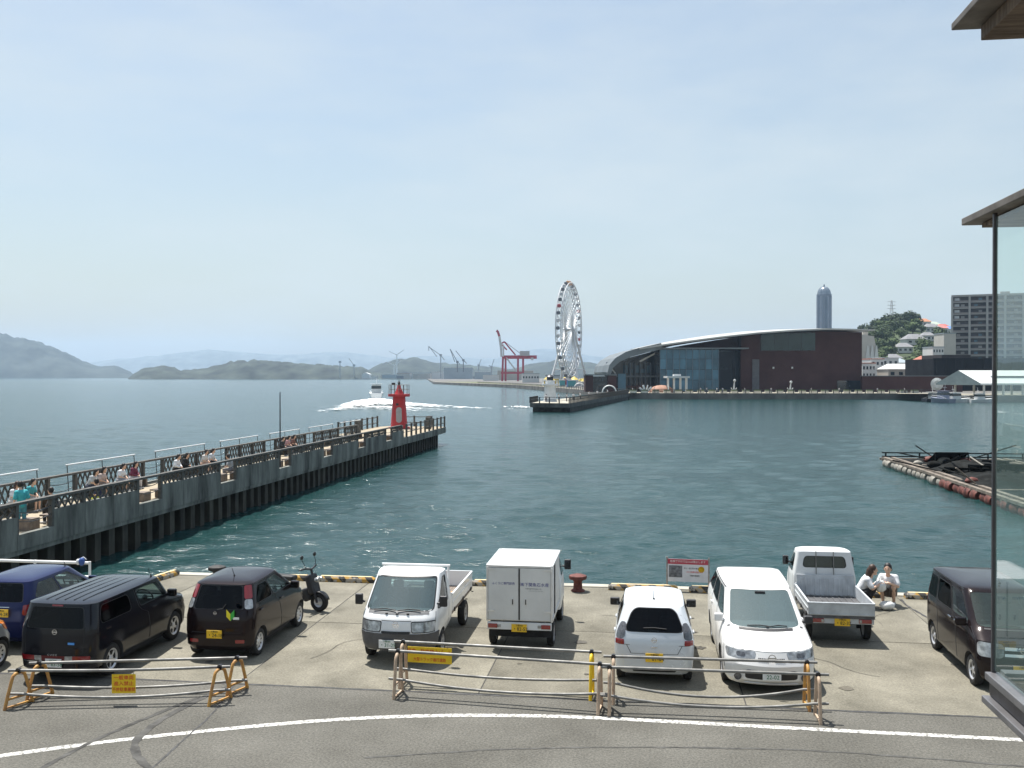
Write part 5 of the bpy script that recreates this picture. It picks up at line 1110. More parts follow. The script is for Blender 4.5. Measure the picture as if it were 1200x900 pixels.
for i in range(12): an = 6.28318 * i / 12; q = MB(); q.cyl((1.65 * math.cos(an), 1.65 * math.sin(an), 3.75), (1.65 * math.cos(an), 1.65 * math.sin(an), 4.6), .05, n=5); q.build('baluster', wl, E)

# ---------------------------------------------------------------- big red aquarium hall with its sweeping roof
class Frame:
    """local frame facing the camera side at depth Z: x to the right, y away, z up; X and H turn sight lines into metres"""
    def __init__(s, name, px, Z, label, cat, group=None, z0=.63):
        s.px, s.Z, s.z0 = px, Z, z0; s.E = empty(name, (*xy(px, Z), z0), YAW, label, cat, group)
    def X(s, px): return (px - s.px) * s.Z / FPX
    def H(s, py): return hz(py, s.Z) - s.z0
    def box(s, name, px0, px1, py0, py1, y0, y1, m, parent=None, bevel=0):
        """px0-px1 wide, from py0 (top) down to py1 (None: ground), y0 to y1 deep"""
        z1 = s.H(py0); zb = 0 if py1 is None else s.H(py1); q = MB(); q.box(((s.X(px0) + s.X(px1)) / 2, (y0 + y1) / 2, (z1 + zb) / 2), (abs(s.X(px1) - s.X(px0)), y1 - y0, z1 - zb)); return q.build(name, m, parent or s.E, bevel=bevel)
    def poly(s, name, pts, y0, y1, m, parent=None):
        q = MB(); q.prism([(s.X(a), s.H(b)) for a, b in pts], y0, y1, 'xz'); return q.build(name, m, parent or s.E)
brick = mat('aquarium_red', (.06, .016, .013), .75, 0, .12, .12, .2, 2); glb = mat('aquarium_glass', (.055, .15, .22), .12, .1, .25, .12, coat=.3, obj_var=.35); gld = mat('dark_glass', (.018, .028, .036), .15, 0, .2, .2, coat=.5, obj_var=.2); roofw = mat('roof_white', (.66, .66, .63), .5, 0, .08, .1); roofg = mat('roof_grey', (.17, .19, .2), .5, .3, .12, .15); mull = mat('mullion', (.16, .2, .24), .5, .4, .1, 1)
F = Frame('aquarium_hall', 860, 330, 'large dark red hall with a sweeping curved white roof and blue glass front', 'building')
top = [(709, 436), (711, 428), (718, 420), (730, 413), (745, 408.5), (770, 403), (800, 397.5), (840, 391.5), (880, 387), (920, 384.5), (960, 383.5), (1013, 386)]
bot = [(712, 440), (715.5, 431), (723, 424.5), (735, 419), (750, 415), (772, 409.5), (802, 402.5), (842, 396), (880, 391), (920, 388), (960, 386.3), (1013, 388)]
F.poly('roof_shell', top[:6] + bot[:6][::-1], -9, 46, roofg); F.poly('roof', top[5:] + bot[5:][::-1], 13.5, 46, roofw)
dth = [0.3, 1.8, 3.0, 3.8, 4.0, 3.6, 2.8, 1.4]
q = MB(); vs = []
for (a, b), d_ in zip(top[4:], dth): vs += [(F.X(a), -9.5, F.H(b + d_)), (F.X(a), 14, F.H(b - .6)), (F.X(a), -9.5, F.H(b + d_) - .5), (F.X(a), 14, F.H(b - .6) - .5)]
for i in range(7): k_ = 4 * i; q.add(vs[k_:k_ + 8], [(0, 1, 5, 4), (3, 2, 6, 7), (2, 0, 4, 6), (1, 3, 7, 5)])
q.build('roof_slope', mat('roof_slope_white', (.42, .42, .4), .5, 0, .05, .1), F.E)
ub = dict(bot)
F.poly('wall', [(868, 394.5)] + [(x, y + 1.8) for x, y in bot[8:11]] + [(1010, 389.3), (1010, 459), (868, 459)], 0, 44, brick)
F.poly('upper_wall', [(782, 408.5), (802, 404.4), (842, 398), (867.6, 394.6), (867.6, 412), (782, 412)], 3, 40, brick)
w_ = F.box('window_recess', 891, 955, 389.5, 411, -.3, .2, gld)
for i in range(4): F.box('window_pane', 892 + i * 15.8, 907 + i * 15.8, 390.5, 410, -.45, -.31, mat('teal_pane', (.02, .05, .055), .15, 0, .2, .2, coat=.3, obj_var=.2), w_)
F.box('wall_strip', 881.5, 889.5, 421, 458.6, -.25, .1, mat('grey_panel', (.12, .12, .13), .6, 0, .1, 1)); F.box('service_opening', 981, 1008, 446, 458.8, -.25, .1, gld)
for x in (906, 928): F.box('lamp', x - .8, x + .8, 430, 432, -.6, 0, whitepaint)
g = F.box('glass_hall', 768.5, 836, 409.5, 459, -8, 3, gld)
for i in range(9):
    a, b = 769 + i * 7.45, 769 + (i + 1) * 7.45
    for j, (u_, v_) in enumerate(((410.5, 421), (421.4, 433), (433.4, 445), (445.4, 458))): F.box('glass_pane', a + .2, b - .2, u_, v_, -8.25, -8.02, glb, g)
for i in range(10): x = 769 + i * 7.45; F.box('mullion', x - .2, x + .2, 409.6, 458.8, -8.5, -8.27, mull, g)
q = MB(); q.prism([(F.X(836.2), -8), (F.X(868), 1.5), (F.X(868), 3), (F.X(836.2), 3)], 0, F.H(411), 'xy'); g2 = q.build('glass_return', gld, F.E)
F.box('canopy', 764, 870, 408.3, 409.6, -9, 2, roofg)
F.box('inner_glass', 713, 768, 424, 459, 7, 9, gld); F.poly('inner_wall', [(713, 459), (713, 437), (717, 432), (724, 425.5), (736, 420), (751, 416), (773, 410.3), (790, 406.5), (790, 459)], 12, 14, gld); F.box('inner_floor', 716, 768, 440, 442, 2, 7, roofg); F.box('glass_fin', 722, 731, 438, 458.8, -6, -5, glb); F.box('deck_edge', 722, 768, 452, 454, 0, 6, mat('terrace_brown', (.12, .05, .04), .8, 0, .1, 1))
F.poly('brace', [(748, 423), (766, 413.5), (766, 415.5), (749, 424.6)], -3, -2, roofw); F.poly('brace', [(713.5, 429), (720, 437.5), (719, 438.3), (712.8, 430)], -5, -4, roofw)
for i in range(6): F.box('column', 734 + i * 6, 735 + i * 6, 425, 458, 4, 5, mull)
for i in range(5): F.box('inner_pane', 733 + i * 7, 738 + i * 7, 428 + (i % 2) * 4, 437, 6.6, 6.95, glb)
F = Frame('brick_kiosk', 704, 322, 'low red block with dark opening under the curved roof of the hall', 'building')
F.box('wall', 686, 695, 440, None, 0, 8, brick); F.box('wall', 712, 722.5, 440, None, 0, 8, brick); F.box('opening', 695.1, 711.9, 441, None, 1, 7.5, gld); F.box('roof', 685, 723, 438.6, 440, -.5, 8.5, roofg)
F = Frame('pergola', 794, 306, 'white steel pergola on the promenade before the glass hall', 'pergola')
for x in (783, 790, 797.5, 804.5): F.box('post', x - .5, x + .5, 443, None, -1, -.2, whitepaint); F.box('post', x + 1.5, x + 2.3, 443, None, 4, 4.8, whitepaint)
F.box('roof_frame', 781, 807, 440.8, 443, -2, 6, mat('pergola_white', (.6, .62, .62), .5, 0, .1, 1)); F.box('crown', 790, 798, 438.5, 440.7, 0, 3, MATS['pergola_white'])
def arch(px, Z, r_px, label):
    r = r_px * Z / FPX; q = MB(); q.tube([(r * math.cos(R(a)), 0, r * math.sin(R(a))) for a in range(0, 181, 15)], .22, 6); lab(q.build('arch', whitepaint, loc=(*xy(px, Z), .63), rot=(0, 0, YAW), smooth=50), label, 'arch')
arch(714, 312, 8, 'white arch on the promenade in front of the low red block'); arch(679, 420, 6, 'small white arch on the promenade below the ferris wheel')
F = Frame('sculpture', 757, 303, 'white sculpture of fanned blades on the promenade', 'sculpture')
for i, an in enumerate((-50, -20, 15, 45)): q = MB(); q.bar((0, i * .2, 0), (2.6 * math.sin(R(an)), i * .2, 2.6 * math.cos(R(an))), .3, .6); q.build('blade', whitepaint, F.E)
q = MB()
for i in range(9): pass
def mound(px, Z, w_px, h, m, label):
    q = MB(); q.ball((0, 0, 0), 1, 18, (w_px * Z / FPX / 2, 3.5, h)); q.v = [(x, y, max(-.05, z)) for x, y, z in q.v]; lab(q.build('paved_mound', m, loc=(*xy(px, Z), .63), rot=(0, 0, YAW), smooth=60), label, 'mound')
mound(775, 312, 30, 2.4, mat('terracotta', (.36, .2, .14), .8, 0, .1, 1), 'rounded terracotta mound on the promenade before the glass hall')
statue = mat('statue_pale', (.55, .56, .56), .6, 0, .1, 2)
for px, hh, l in ((860, 4.6, 'pale slender statue on the promenade before the red wall'), (926, 4.0, 'pale anchor monument on the promenade below the wall window')):
    q = MB(); q.box((0, 0, .4), (1.2, 1.2, .8)); q.cyl((0, 0, .8), (.2, 0, hh * .8), .3, .15, 8); q.ball((.25, 0, hh * .85), .45, 8); q.tube([(-.9, 0, 1.6), (-.5, 0, 1.0), (0, 0, .85), (.5, 0, 1.0), (.9, 0, 1.6)], .14, 6); lab(q.build('statue', statue, loc=(*xy(px, 306), .63)), l, 'statue')
# low walls and the black terminal behind the shed
F = Frame('garden_wall', 1055, 322, 'low dark red wall between the big hall and the white shed', 'wall'); F.box('wall_face', 1010.5, 1128, 441, None, 0, 1.5, brick); F.box('coping', 1010.5, 1128, 440.2, 441, -.3, 1.8, roofg)
F = Frame('black_building', 1140, 345, 'long black flat-roofed building behind the white shed', 'building'); blk = mat('black_cladding', (.006, .006, .008), .7, 0, .2, .3, spec=.15)
F.box('wall', 1094, 1260, 420.5, None, 0, 25, blk); F.box('roof_block', 1108, 1142, 415.5, 420.4, 3, 20, mat('roof_block_brown', (.03, .02, .018), .7, 0, .1, 1)); F.box('parapet', 1093.4, 1261, 419.7, 420.8, -.3, .3, blk)
for i in range(12): F.box('cladding_rib', 1097 + i * 11, 1097.6 + i * 11, 421, None, -.2, -.01, mat('cladding_rib', (.012, .012, .014), .7, 0, 0, spec=.15))
# white open shed
F = Frame('ferry_shed', 1170, 272, 'open white-roofed ferry shed on columns at the water', 'shed'); shedw = mat('shed_roof', (.74, .75, .72), .5, 0, .05, .5); shedg = mat('shed_gable', (.24, .29, .29), .6, 0, .1, .5)
q = MB(); zr, ze = F.H(434), F.H(449.3); x0, x1 = F.X(1108), F.X(1300); xr = F.X(1125)
q.add([(x0 + 8, -4, ze), (x1, -4, ze), (x1, 1, zr), (xr, 1, zr), (x1, 6, ze), (x0, 6, ze), (x0 + 0, -2, ze)], [(0, 1, 2, 3), (3, 2, 4, 5)]); q.build('roof', shedw, F.E)
q = MB(); q.add([(x0, 6, ze), (x0 + 8, -4, ze), (xr, 1, zr)], [(0, 1, 2)]); q.build('gable', shedg, F.E)
q = MB(); q.bar((x0 + 8, -4, ze - .2), (x1, -4, ze - .2), .3, .5); q.build('gutter', shedw, F.E); q = MB(); q.bar((x0, 6, ze - .2), (x0 + 8, -4, ze - .2), .3, .5); q.build('gutter', shedg, F.E)
for i in range(9):
    for y in (-3.5, 5.2): q = MB(); q.cyl((F.X(1146) + i * 5.4 - (4 if y > 0 else 0), y, 0), (F.X(1146) + i * 5.4 - (4 if y > 0 else 0), y, ze - .1), .32, n=8); q.build('column', mat('shed_column', (.55, .55, .52), .6, 0, .1, 1), F.E)
for i in range(4): q = MB(); q.bar((x0 + 8, -4 + .0, ze + (zr - ze) * i / 4 + .12), (x1, -4, ze + .12), .02, .02) if False else None
q = MB(); q.bar((x0 + 12, -1.4, ze + (zr - ze) * .52 + .12), (x1, -1.4, ze + (zr - ze) * .52 + .12), .9, .1); q.build('roof_light', shedg, F.E)
# moored boats
def hull(q, ln, bm, h, k):
    n = 9; vs = []
    for i in range(n):
        t = i / (n - 1); w_ = bm / 2 * math.sqrt(max(0, 1 - max(0, (t - .45) / .55) ** 2.2)) * (.85 + .15 * min(1, t / .3)); z1 = h * (1 + .35 * t * t)
        vs += [(-w_ * .7, t * ln, 0), (w_ * .7, t * ln, 0), (w_, t * ln, z1), (-w_, t * ln, z1)]
    fs = [(4 * i + a, 4 * i + (a + 1) % 4, 4 * i + 4 + (a + 1) % 4, 4 * i + 4 + a) for i in range(n - 1) for a in range(4)] + [(0, 1, 2, 3), (4 * n - 1, 4 * n - 2, 4 * n - 3, 4 * n - 4)]; q.add(vs, fs, k)
def boat(label, px, Z, rz, ln, bm, hm, cm, name='boat', dz=0):
    E = empty(name, (*xy(px, Z), SEA - .25 + dz), rz, label, 'boat'); q = MB(); hull(q, ln, bm, bm * .42, 0); q.build('hull', hm, E)
    h0 = bm * .42; q = MB(); q.box((0, ln * .42, h0 + bm * .3), (bm * .7, ln * .32, bm * .62), taper=.88); c = q.build('cabin', cm, E, bevel=.05)
    q = MB(); q.box((0, ln * .42, h0 + bm * .42), (bm * .70, ln * .325, bm * .2), taper=.97); q.build('window_band', gld, c)
    q = MB(); q.box((0, ln * .38, h0 + bm * .66), (bm * .8, ln * .36, .08)); q.build('cabin_roof', cm, E); q = MB(); q.cyl((0, ln * .36, h0 + bm * .66), (0, ln * .33, h0 + bm * 1.25), .05, .03, 6); q.bar((-bm * .22, ln * .35, h0 + bm * .95), (bm * .22, ln * .35, h0 + bm * .95), .05, .05); q.build('mast', whitepaint, E)
    q = MB()
    for s in (-1, 1): q.tube([(s * bm * .42, ln * .1, h0 + .1), (s * bm * .45, ln * .4, h0 + .75), (s * bm * .4, ln * .75, h0 + .85), (s * .1, ln * .97, h0 + .9)], .035, 5)
    q.build('handrail', whitepaint, E); return E
whh = mat('boat_white', (.68, .69, .68), .4, 0, .06, 2); navy = mat('boat_dark', (.03, .035, .045), .5, 0, .1, 2)
boat('white motor boat moored at the end of the promenade, dark hull', 1083, 268, R(-70) + YAW, 8.5, 2.8, navy, whh); boat('white fishing boat moored before the white shed', 1106, 262, R(-80) + YAW, 8, 2.8, whh, whh); boat('grey work boat with tall cabin moored by the shed', 1116, 258, R(20) + YAW, 7.5, 3.2, mat('boat_grey', (.2, .22, .28), .5, 0, .1, 2), mat('boat_cabin_grey', (.3, .32, .42), .5, 0, .1, 2)); boat('white boat beside the shed columns', 1136, 262, R(-85) + YAW, 7, 2.6, whh, whh)
q = MB(); q.lathe([(.001, .2), (1.2, .15), (2.0, .6)], 20, axis='y'); lab(q.build('round_disc', mat('disc_pale', (.5, .52, .5), .6, 0, .1, 2), loc=(*xy(1099, 300), 3.4), rot=(0, 0, YAW)), 'pale round disc standing at the end of the promenade', 'disc')
# speeding boat and its wake
boat('white tour boat speeding away in front of a foaming wake', 441, 296, YAW + R(8), 11, 4.4, whh, whh, dz=.3)
def foam():
    m = bpy.data.materials.new('wake_foam'); m.use_nodes = True; t = m.node_tree; N = t.nodes.new; K = t.links.new; b = t.nodes['Principled BSDF']; b.inputs['Base Color'].default_value = (.8, .83, .83, 1); b.inputs['Roughness'].default_value = .8
    co = N('ShaderNodeTexCoord'); n = N('ShaderNodeTexNoise'); n.inputs['Scale'].default_value = .32; n.inputs['Detail'].default_value = 8; n.inputs['Roughness'].default_value = .7; K(co.outputs['Object'], n.inputs[0])
    at = N('ShaderNodeAttribute'); at.attribute_name = 'cover'; ad = N('ShaderNodeMath'); ad.operation = 'ADD'; K(n.outputs[0], ad.inputs[0]); K(at.outputs['Fac'], ad.inputs[1])
    mr = N('ShaderNodeMapRange'); mr.inputs[1].default_value = .95; mr.inputs[2].default_value = 1.12; K(ad.outputs[0], mr.inputs[0]); K(mr.outputs[0], b.inputs['Alpha']); return m
fo = foam()
def wake(pts, name='wake'):
    c = [(Vector(xy(px, 8080 / (py - 441))), w_, h, cv) for px, py, w_, h, cv in pts]; vs = []; cov = []; n = 13; M = 14
    for i in range(len(c) - 1):
        for k in range(M):
            t = k / M; p = c[i][0].lerp(c[i + 1][0], t); d = (c[i + 1][0] - c[i][0]).normalized(); nn = Vector((-d.y, d.x)); w_ = c[i][1] * (1 - t) + c[i + 1][1] * t; h = c[i][2] * (1 - t) + c[i + 1][2] * t; cv = c[i][3] * (1 - t) + c[i + 1][3] * t
            for j in range(n):
                u = 2 * j / (n - 1) - 1; e = 1 - u * u; vs.append((*(p + nn * u * w_ / 2), SEA + .03 + h * e * random.uniform(.35, 1.1))); cov.append(cv * (e ** .5) + random.uniform(-.06, .06))
    rows = len(vs) // n; q = MB(); q.add(vs, [(r * n + j, r * n + j + 1, (r + 1) * n + j + 1, (r + 1) * n + j) for r in range(rows - 1) for j in range(n - 1)]); o = q.build(name, fo, smooth=60); a = o.data.attributes.new('cover', 'FLOAT', 'POINT'); a.data.foreach_set('value', cov); lab(o, kind='stuff')
wake([(441, 468.3, 7, .5, .8), (447, 471, 12, .7, .8), (458, 473.2, 15, .6, .7), (478, 475, 16, .5, .62), (505, 476.5, 14, .4, .55), (535, 477.8, 12, .3, .48), (565, 479, 10, .2, .43), (605, 479.5, 9, .15, .4)])
wake([(441, 468.5, 6, .5, .8), (433, 472, 13, .9, .78), (420, 475.5, 13, .6, .62), (402, 479, 10, .3, .5), (372, 484, 7, .15, .42)]); wake([(590, 478, 5, .4, .5), (606, 478, 5, .5, .62), (622, 478.5, 4, .3, .5)])
wake([(395, 476, 20, .15, .42), (440, 478, 26, .4, .55), (480, 480, 22, .3, .48), (520, 483, 16, .1, .38)])

# black net frames standing on the raft
E = [o for o in bpy.data.objects if o.name == 'fish_raft'][0]
for i in range(22):
    x, y = random.uniform(1.2, 20), random.uniform(3, 29); q = MB(); w_, h = random.uniform(1.5, 3), random.uniform(.8, 1.5)
    for a, b in (((0, 0, .4), (0, 0, h)), ((w_, 0, .4), (w_, 0, h)), ((0, 0, h), (w_, 0, h)), ((0, 0, .4), (w_, 0, h)), ((0, 0, h), (0, 1.8, .4)), ((w_, 0, h), (w_, 1.8, .4))): q.bar(a, b, .07, .07)
    q.add([(0, 0, h), (w_, 0, h), (w_ + .2, 1.7, .55), (w_ * .5, 1.9, .7), (-.2, 1.7, .5)], [(0, 1, 2, 3, 4)]); q.build('net_frame', net, E, loc=(x, y, 0), rot=(0, 0, random.uniform(-.6, .6)))
# strollers on the promenade and the breakwater
proto = person('distant person strolling on the far promenade', (*xy(700, 302), .63), 1.0, 'stand', top=(.5, .5, .52), low=(.06, .06, .08), group='strollers on the far promenade', vox=.04)
for i, (px, Z) in enumerate(((752, 301.5), (768, 301), (822, 300.5), (829, 301), (841, 300.5), (848, 300.5), (874, 300), (905, 300), (952, 299.5), (985, 299.5), (1030, 299.3), (1062, 299.2))):
    c = copy_tree(proto); c.location = (*(Vector(xy(px, Z)) + Vector((-SA, CA)) * 1.2), .63); c.rotation_euler = (0, 0, i * 1.3)
proto.location = (*(Vector(xy(742, 304)) + Vector((-SA, CA)) * 1.2), .63)
b0 = None
for i, (px, Z) in enumerate(((640, 199), (655, 200), (664, 205), (672, 214), (680, 224), (690, 238), (700, 254), (712, 272))):
    c = copy_tree(proto); c.location = (*xy(px, Z), .515); c.rotation_euler = (0, 0, i * 2.1); c['label'] = 'distant person standing on the breakwater of the white lighthouse'; c['group'] = 'people on the breakwater'
# ---------------------------------------------------------------- ferris wheel
wsteel = mat('wheel_white_steel', (.6, .61, .62), .5, .2, .05, 1); gon = [mat('gondola_dark', (.1, .11, .13), .4, 0, .1, 1), mat('gondola_white', (.6, .6, .6), .4, 0, .1, 1), mat('gondola_red', (.4, .05, .06), .4, 0, .1, 1), mat('gondola_orange', (.6, .3, .12), .4, 0, .1, 1)]
FZ = 560; WR = 27.0; WC = 32.3
E = empty('ferris_wheel', (*xy(667, FZ), .63), YAW + R(-16.5), 'tall white ferris wheel seen almost edge-on beyond the harbour', 'ferris wheel')
for s in (-1, 1):
    for r, t in ((WR, .3), (WR - 3.2, .24)):
        q = MB(); q.tube([(s * 1.5, r * math.cos(6.28318 * i / 60), WC + r * math.sin(6.28318 * i / 60)) for i in range(61)], t, 6); q.build('rim', wsteel, E, smooth=50)
    for i in range(40):
        an = 6.28318 * i / 40; q = MB(); q.cyl((s * 2.2, 0, WC), (s * 1.5, WR * math.cos(an), WC + WR * math.sin(an)), .15, n=4); q.build('spoke', wsteel, E)
    for y in (-13.5, 13.5): q = MB(); q.cyl((s * 8.2, y, 0), (s * 2.6, 0, WC), .75, .5, 8); q.build('leg', wsteel, E, smooth=40)
    q = MB(); q.cyl((s * 6.6, -9.6, 9.2), (s * 6.6, 9.6, 9.2), .3, n=6); q.build('cross_tie', wsteel, E)
q = MB(); q.cyl((-3.4, 0, WC), (3.4, 0, WC), 1.1, n=16); q.build('hub', wsteel, E, smooth=40)
gm = [None] * 4
for k in range(4):
    q = MB(); q.lathe([(.3, -2.1), (.95, -1.9), (1.1, -1.0), (1.0, -.2), (.2, .1)], 8, k=0); q.box((0, 0, .2), (.2, .2, .5), k=1); gm[k] = q.mesh('gondola', [gon[k], wsteel], 40)
for i in range(40):
    an = 6.28318 * i / 40; q = put('gondola', gm[3 if math.sin(an) > .985 else (2 if i in (3, 17, 39) else (i % 2))], E, (0, (WR + .6) * math.cos(an), WC + (WR + .6) * math.sin(an) + .6), scale=(1.0, .95, .95))
for i in range(40):
    an = 6.28318 * i / 40; q = MB(); q.cyl((-1.5, (WR - 1.5) * math.cos(an), WC + (WR - 1.5) * math.sin(an)), (1.5, (WR - 1.5) * math.cos(an), WC + (WR - 1.5) * math.sin(an)), .1, n=4); q.build('rung', wsteel, E)
random.seed(3)
amc = [(.4, .06, .05), (.05, .2, .5), (.6, .45, .08), (.5, .5, .5), (.25, .1, .08), (.08, .3, .32)]
for i in range(16):
    px = random.uniform(625, 692); Z = random.uniform(470, 600); w_ = random.uniform(2.0, 4.5); h = random.uniform(1.8, 4); c = amc[i % 6]
    q = MB(); q.box((0, 0, h / 2), (w_, 4, h)); q.box((0, 0, h + .2), (w_ * 1.1, 4.4, .4), k=1)
    if i % 3 == 0: q.lathe([(w_ * .6, h + .4), (.05, h + 2.2)], 8, k=2)
    lab(q.build('fairground_booth', [mat('booth_%d' % (i % 6), c, .6, 0, .1, 1), whitepaint, mat('booth_top_%d' % (i % 3), amc[(i + 2) % 6], .6, 0, .1, 1)], loc=(*xy(px, Z), .63), rot=(0, 0, YAW)), ['small red booth', 'small blue booth', 'small yellow booth', 'small grey booth', 'small brown booth', 'small teal booth'][i % 6] + ' in the fairground below the ferris wheel', 'booth', 'fairground booths of colour %d' % (i % 6))

# ---------------------------------------------------------------- container crane and quayside sheds
cred = mat('crane_red', (.42, .03, .06), .5, 0, .1, .5); cwh = mat('crane_white', (.6, .6, .6), .5, 0, .1, .5); grey = mat('crane_grey', (.3, .32, .34), .6, 0, .1, .5)
F = Frame('container_crane', 605, 900, 'red and white container crane with its boom raised', 'crane')
def bars(name, m, lines, t=1.6, y=0):
    for a, b, c, d in lines:
        q = MB(); q.bar((F.X(a), y, F.H(b)), (F.X(c), y, F.H(d)), t, t); q.build(name, m, F.E)
for y in (-8, 8):
    bars('leg', cred, [(588.5, 446.6, 589.5, 418), (592.5, 446.6, 592.5, 418), (607, 446.6, 607, 418), (613, 446.6, 613, 418)], 1.7, y); bars('sill_beam', cred, [(587, 437, 614, 437)], 1.6, y); bars('brace', cwh, [(593, 419, 606, 436), (590, 404, 590, 418)], 1.3, y); bars('tower', cwh, [(587.6, 418, 587.0, 402)], 1.8, y)
bars('girder', cred, [(589, 418.5, 629, 418.5)], 3.2); bars('boom', cwh, [(587.5, 410, 585.2, 394)], 2.2); bars('boom_tip', cred, [(585.2, 394, 583.2, 388.2), (583.2, 388.4, 581.8, 387.4)], 2.2); bars('stay', cred, [(587, 403, 591, 400.5), (591, 400.5, 604, 416), (588, 404, 594, 410)], 1.3); bars('stay', grey, [(591, 400, 612, 416)], .5)
F.box('machine_house', 609, 620.5, 411.5, 417, -4, 4, mat('crane_house', (.45, .46, .46), .6, 0, .1, 1)); F.box('cabin', 622, 625, 419, 422, -2, 2, cwh)
def far_house(px0, px1, py0, Z, depth, m, roofm, label, cat='building', group=None, gable=False, name='dock_building', wins=0, winm=None):
    F_ = Frame(name, (px0 + px1) / 2, Z, label, cat, group); z = F_.H(py0); w2 = (px1 - px0) * Z / FPX / 2
    q = MB(); q.box((0, depth / 2, z / 2), (2 * w2, depth, z)); q.build('wall', m, F_.E)
    if gable: q = MB(); q.prism([(-w2 * 1.05, z), (w2 * 1.05, z), (0, z + w2 * .45)], -.3, depth + .3, 'xz'); q.build('roof', roofm, F_.E)
    else: q = MB(); q.box((0, depth / 2, z + .25), (2 * w2 * 1.03, depth * 1.03, .5)); q.build('roof', roofm, F_.E)
    for i in range(wins):
        q = MB(); q.box((-w2 + 2 * w2 * (i + .5) / wins, -.12, z * .6), (2 * w2 / wins * .55, .1, min(1.6, z * .35))); q.build('window', winm or gld, F_.E)
    return F_
shg = mat('shed_blue_grey', (.3, .35, .38), .7, 0, .1, .05); shw = mat('shed_white', (.62, .62, .6), .7, 0, .08, .05); shb = mat('shed_beige', (.45, .4, .34), .7, 0, .1, .05); shd = mat('shed_dark', (.12, .12, .13), .7, 0, .1, .05); rtc = mat('roof_terracotta', (.4, .14, .09), .8, 0, .15, .2)
far_house(520, 553, 431, 1850, 60, shg, shw, 'large blue-grey shipyard hall on the far shore')
far_house(506, 519, 436, 1900, 40, shw, shw, 'long white roofed shed beside the shipyard hall'); far_house(556, 575, 436, 1700, 40, shg, shw, 'grey shed with white roof next to the shipyard hall'); far_house(583, 625, 434.5, 1300, 60, shb, shw, 'wide warehouse with pale roof behind the container crane'); far_house(612, 632, 438, 800, 30, shw, shg, 'white office block with window rows beside the crane', wins=6); far_house(640, 656, 440, 780, 20, shg, shd, 'grey low block beyond the ferris wheel')
far_house(566, 584, 440, 1150, 25, shw, shw, 'low white shed beside the container crane'); far_house(484, 504, 438, 2100, 40, shb, shw, 'beige long shed on the far shore next to the shipyard'); far_house(465, 480, 437.5, 2150, 40, shb, rtc, 'beige far shore building with reddish roof'); far_house(424, 433, 438.6, 2150, 30, shw, shw, 'white gabled far shore building under the hill', gable=True); far_house(448, 460, 439, 2150, 30, shg, shw, 'pale grey far shore building below the wind turbine')
random.seed(11)
for i in range(16):
    px = 436 + i * 10.5 + random.uniform(-3, 3); w_ = random.uniform(3, 8); far_house(px, px + w_, random.uniform(439, 441.5), random.uniform(2000, 2300), 20, [shw, shb, shg, shd][i % 4], [shw, shg][i % 2], 'tiny waterside building in the row along the far shore', group='tiny buildings along the far shore')
for i, (px, py, w_) in enumerate(((6, 441, 4), (32, 441.2, 3), (55, 440, 9), (66, 440.6, 9), (78, 441, 4), (25, 441.5, 5), (67, 433, 4), (44, 433, 3), (52, 436.5, 2.5), (143, 438, 2))):
    far_house(px, px + w_, py, 4000, 40, shw, shw, 'white building speck at the foot of the large mountain across the strait', group='white buildings at the foot of the mountain')
far_house(184, 194, 440.3, 2330, 20, mat('stone_pale', (.5, .47, .42), .9, 0, .2, .05), shb, 'pale quarry face at the foot of the low wooded hills across the water', name='quarry_building')
def jib(px, Z, base, lines, label, name='dock_crane', m=grey, t=1.2):
    global F
    F = Frame(name, px, Z, label, 'crane'); bars('mast', m, [lines[0]], t * 1.4); bars('jib', m, lines[1:], t)
    F.box('slew_house', lines[0][0] - 1.4, lines[0][0] + 1.4, lines[0][3] - 1, lines[0][3] + 1.2, -2, 2, m)
jib(516, 1800, 442, [(516.5, 443, 516.5, 416), (516, 416, 502, 406), (503, 406, 512, 418), (502.5, 406, 502.5, 411), (516, 416, 521, 422)], 'grey dock crane with a long jib over the shipyard'); jib(535, 1800, 442, [(536, 436, 536, 424), (536, 424, 527.5, 409), (527.5, 409, 533, 424), (536, 424, 539, 427)], 'dark dock crane with steep jib on the shipyard hall', m=shd); jib(543, 1820, 442, [(543, 436, 543, 422), (543, 422, 534, 411), (543, 422, 547, 426)], 'smaller dock crane beside the steep one', m=shd)
jib(577, 1700, 442, [(576, 442, 576, 430), (576, 430, 579, 421), (576, 430, 573, 428)], 'slim dock crane behind the grey shed'); jib(562, 1900, 442, [(561, 440, 561, 428), (561, 428, 564, 421)], 'slim dock crane with a short jib near the shipyard'); jib(415, 2300, 442, [(415, 442, 415, 428), (415, 428, 409, 420)], 'slim dock crane on the far shore before the hills'); jib(398.5, 2200, 442, [(398.5, 443, 398.5, 424), (398.5, 432, 397, 434)], 'slim lattice mast on the far shore behind the tour boat')
def turbine(px, Z, top, label):
    F_ = Frame('wind_turbine', px, Z, label, 'wind turbine'); h = F_.H(top); q = MB(); q.cyl((0, 0, 0), (0, 0, h), 2.2, 1.3, 8); q.build('tower', whitepaint, F_.E, smooth=40)
    for i in range(3): an = R(35 + 120 * i); q = MB(); q.bar((0, -2, h), (24 * math.cos(an), -2, h + 24 * math.sin(an)), 1.2, 1.6); q.build('blade', whitepaint, F_.E)
    q = MB(); q.box((0, 1, h), (3, 7, 3)); q.build('nacelle', whitepaint, F_.E)
turbine(465, 2700, 416, 'white wind turbine on the far shore'); turbine(462, 2750, 428, 'second lower wind turbine on the far shore')

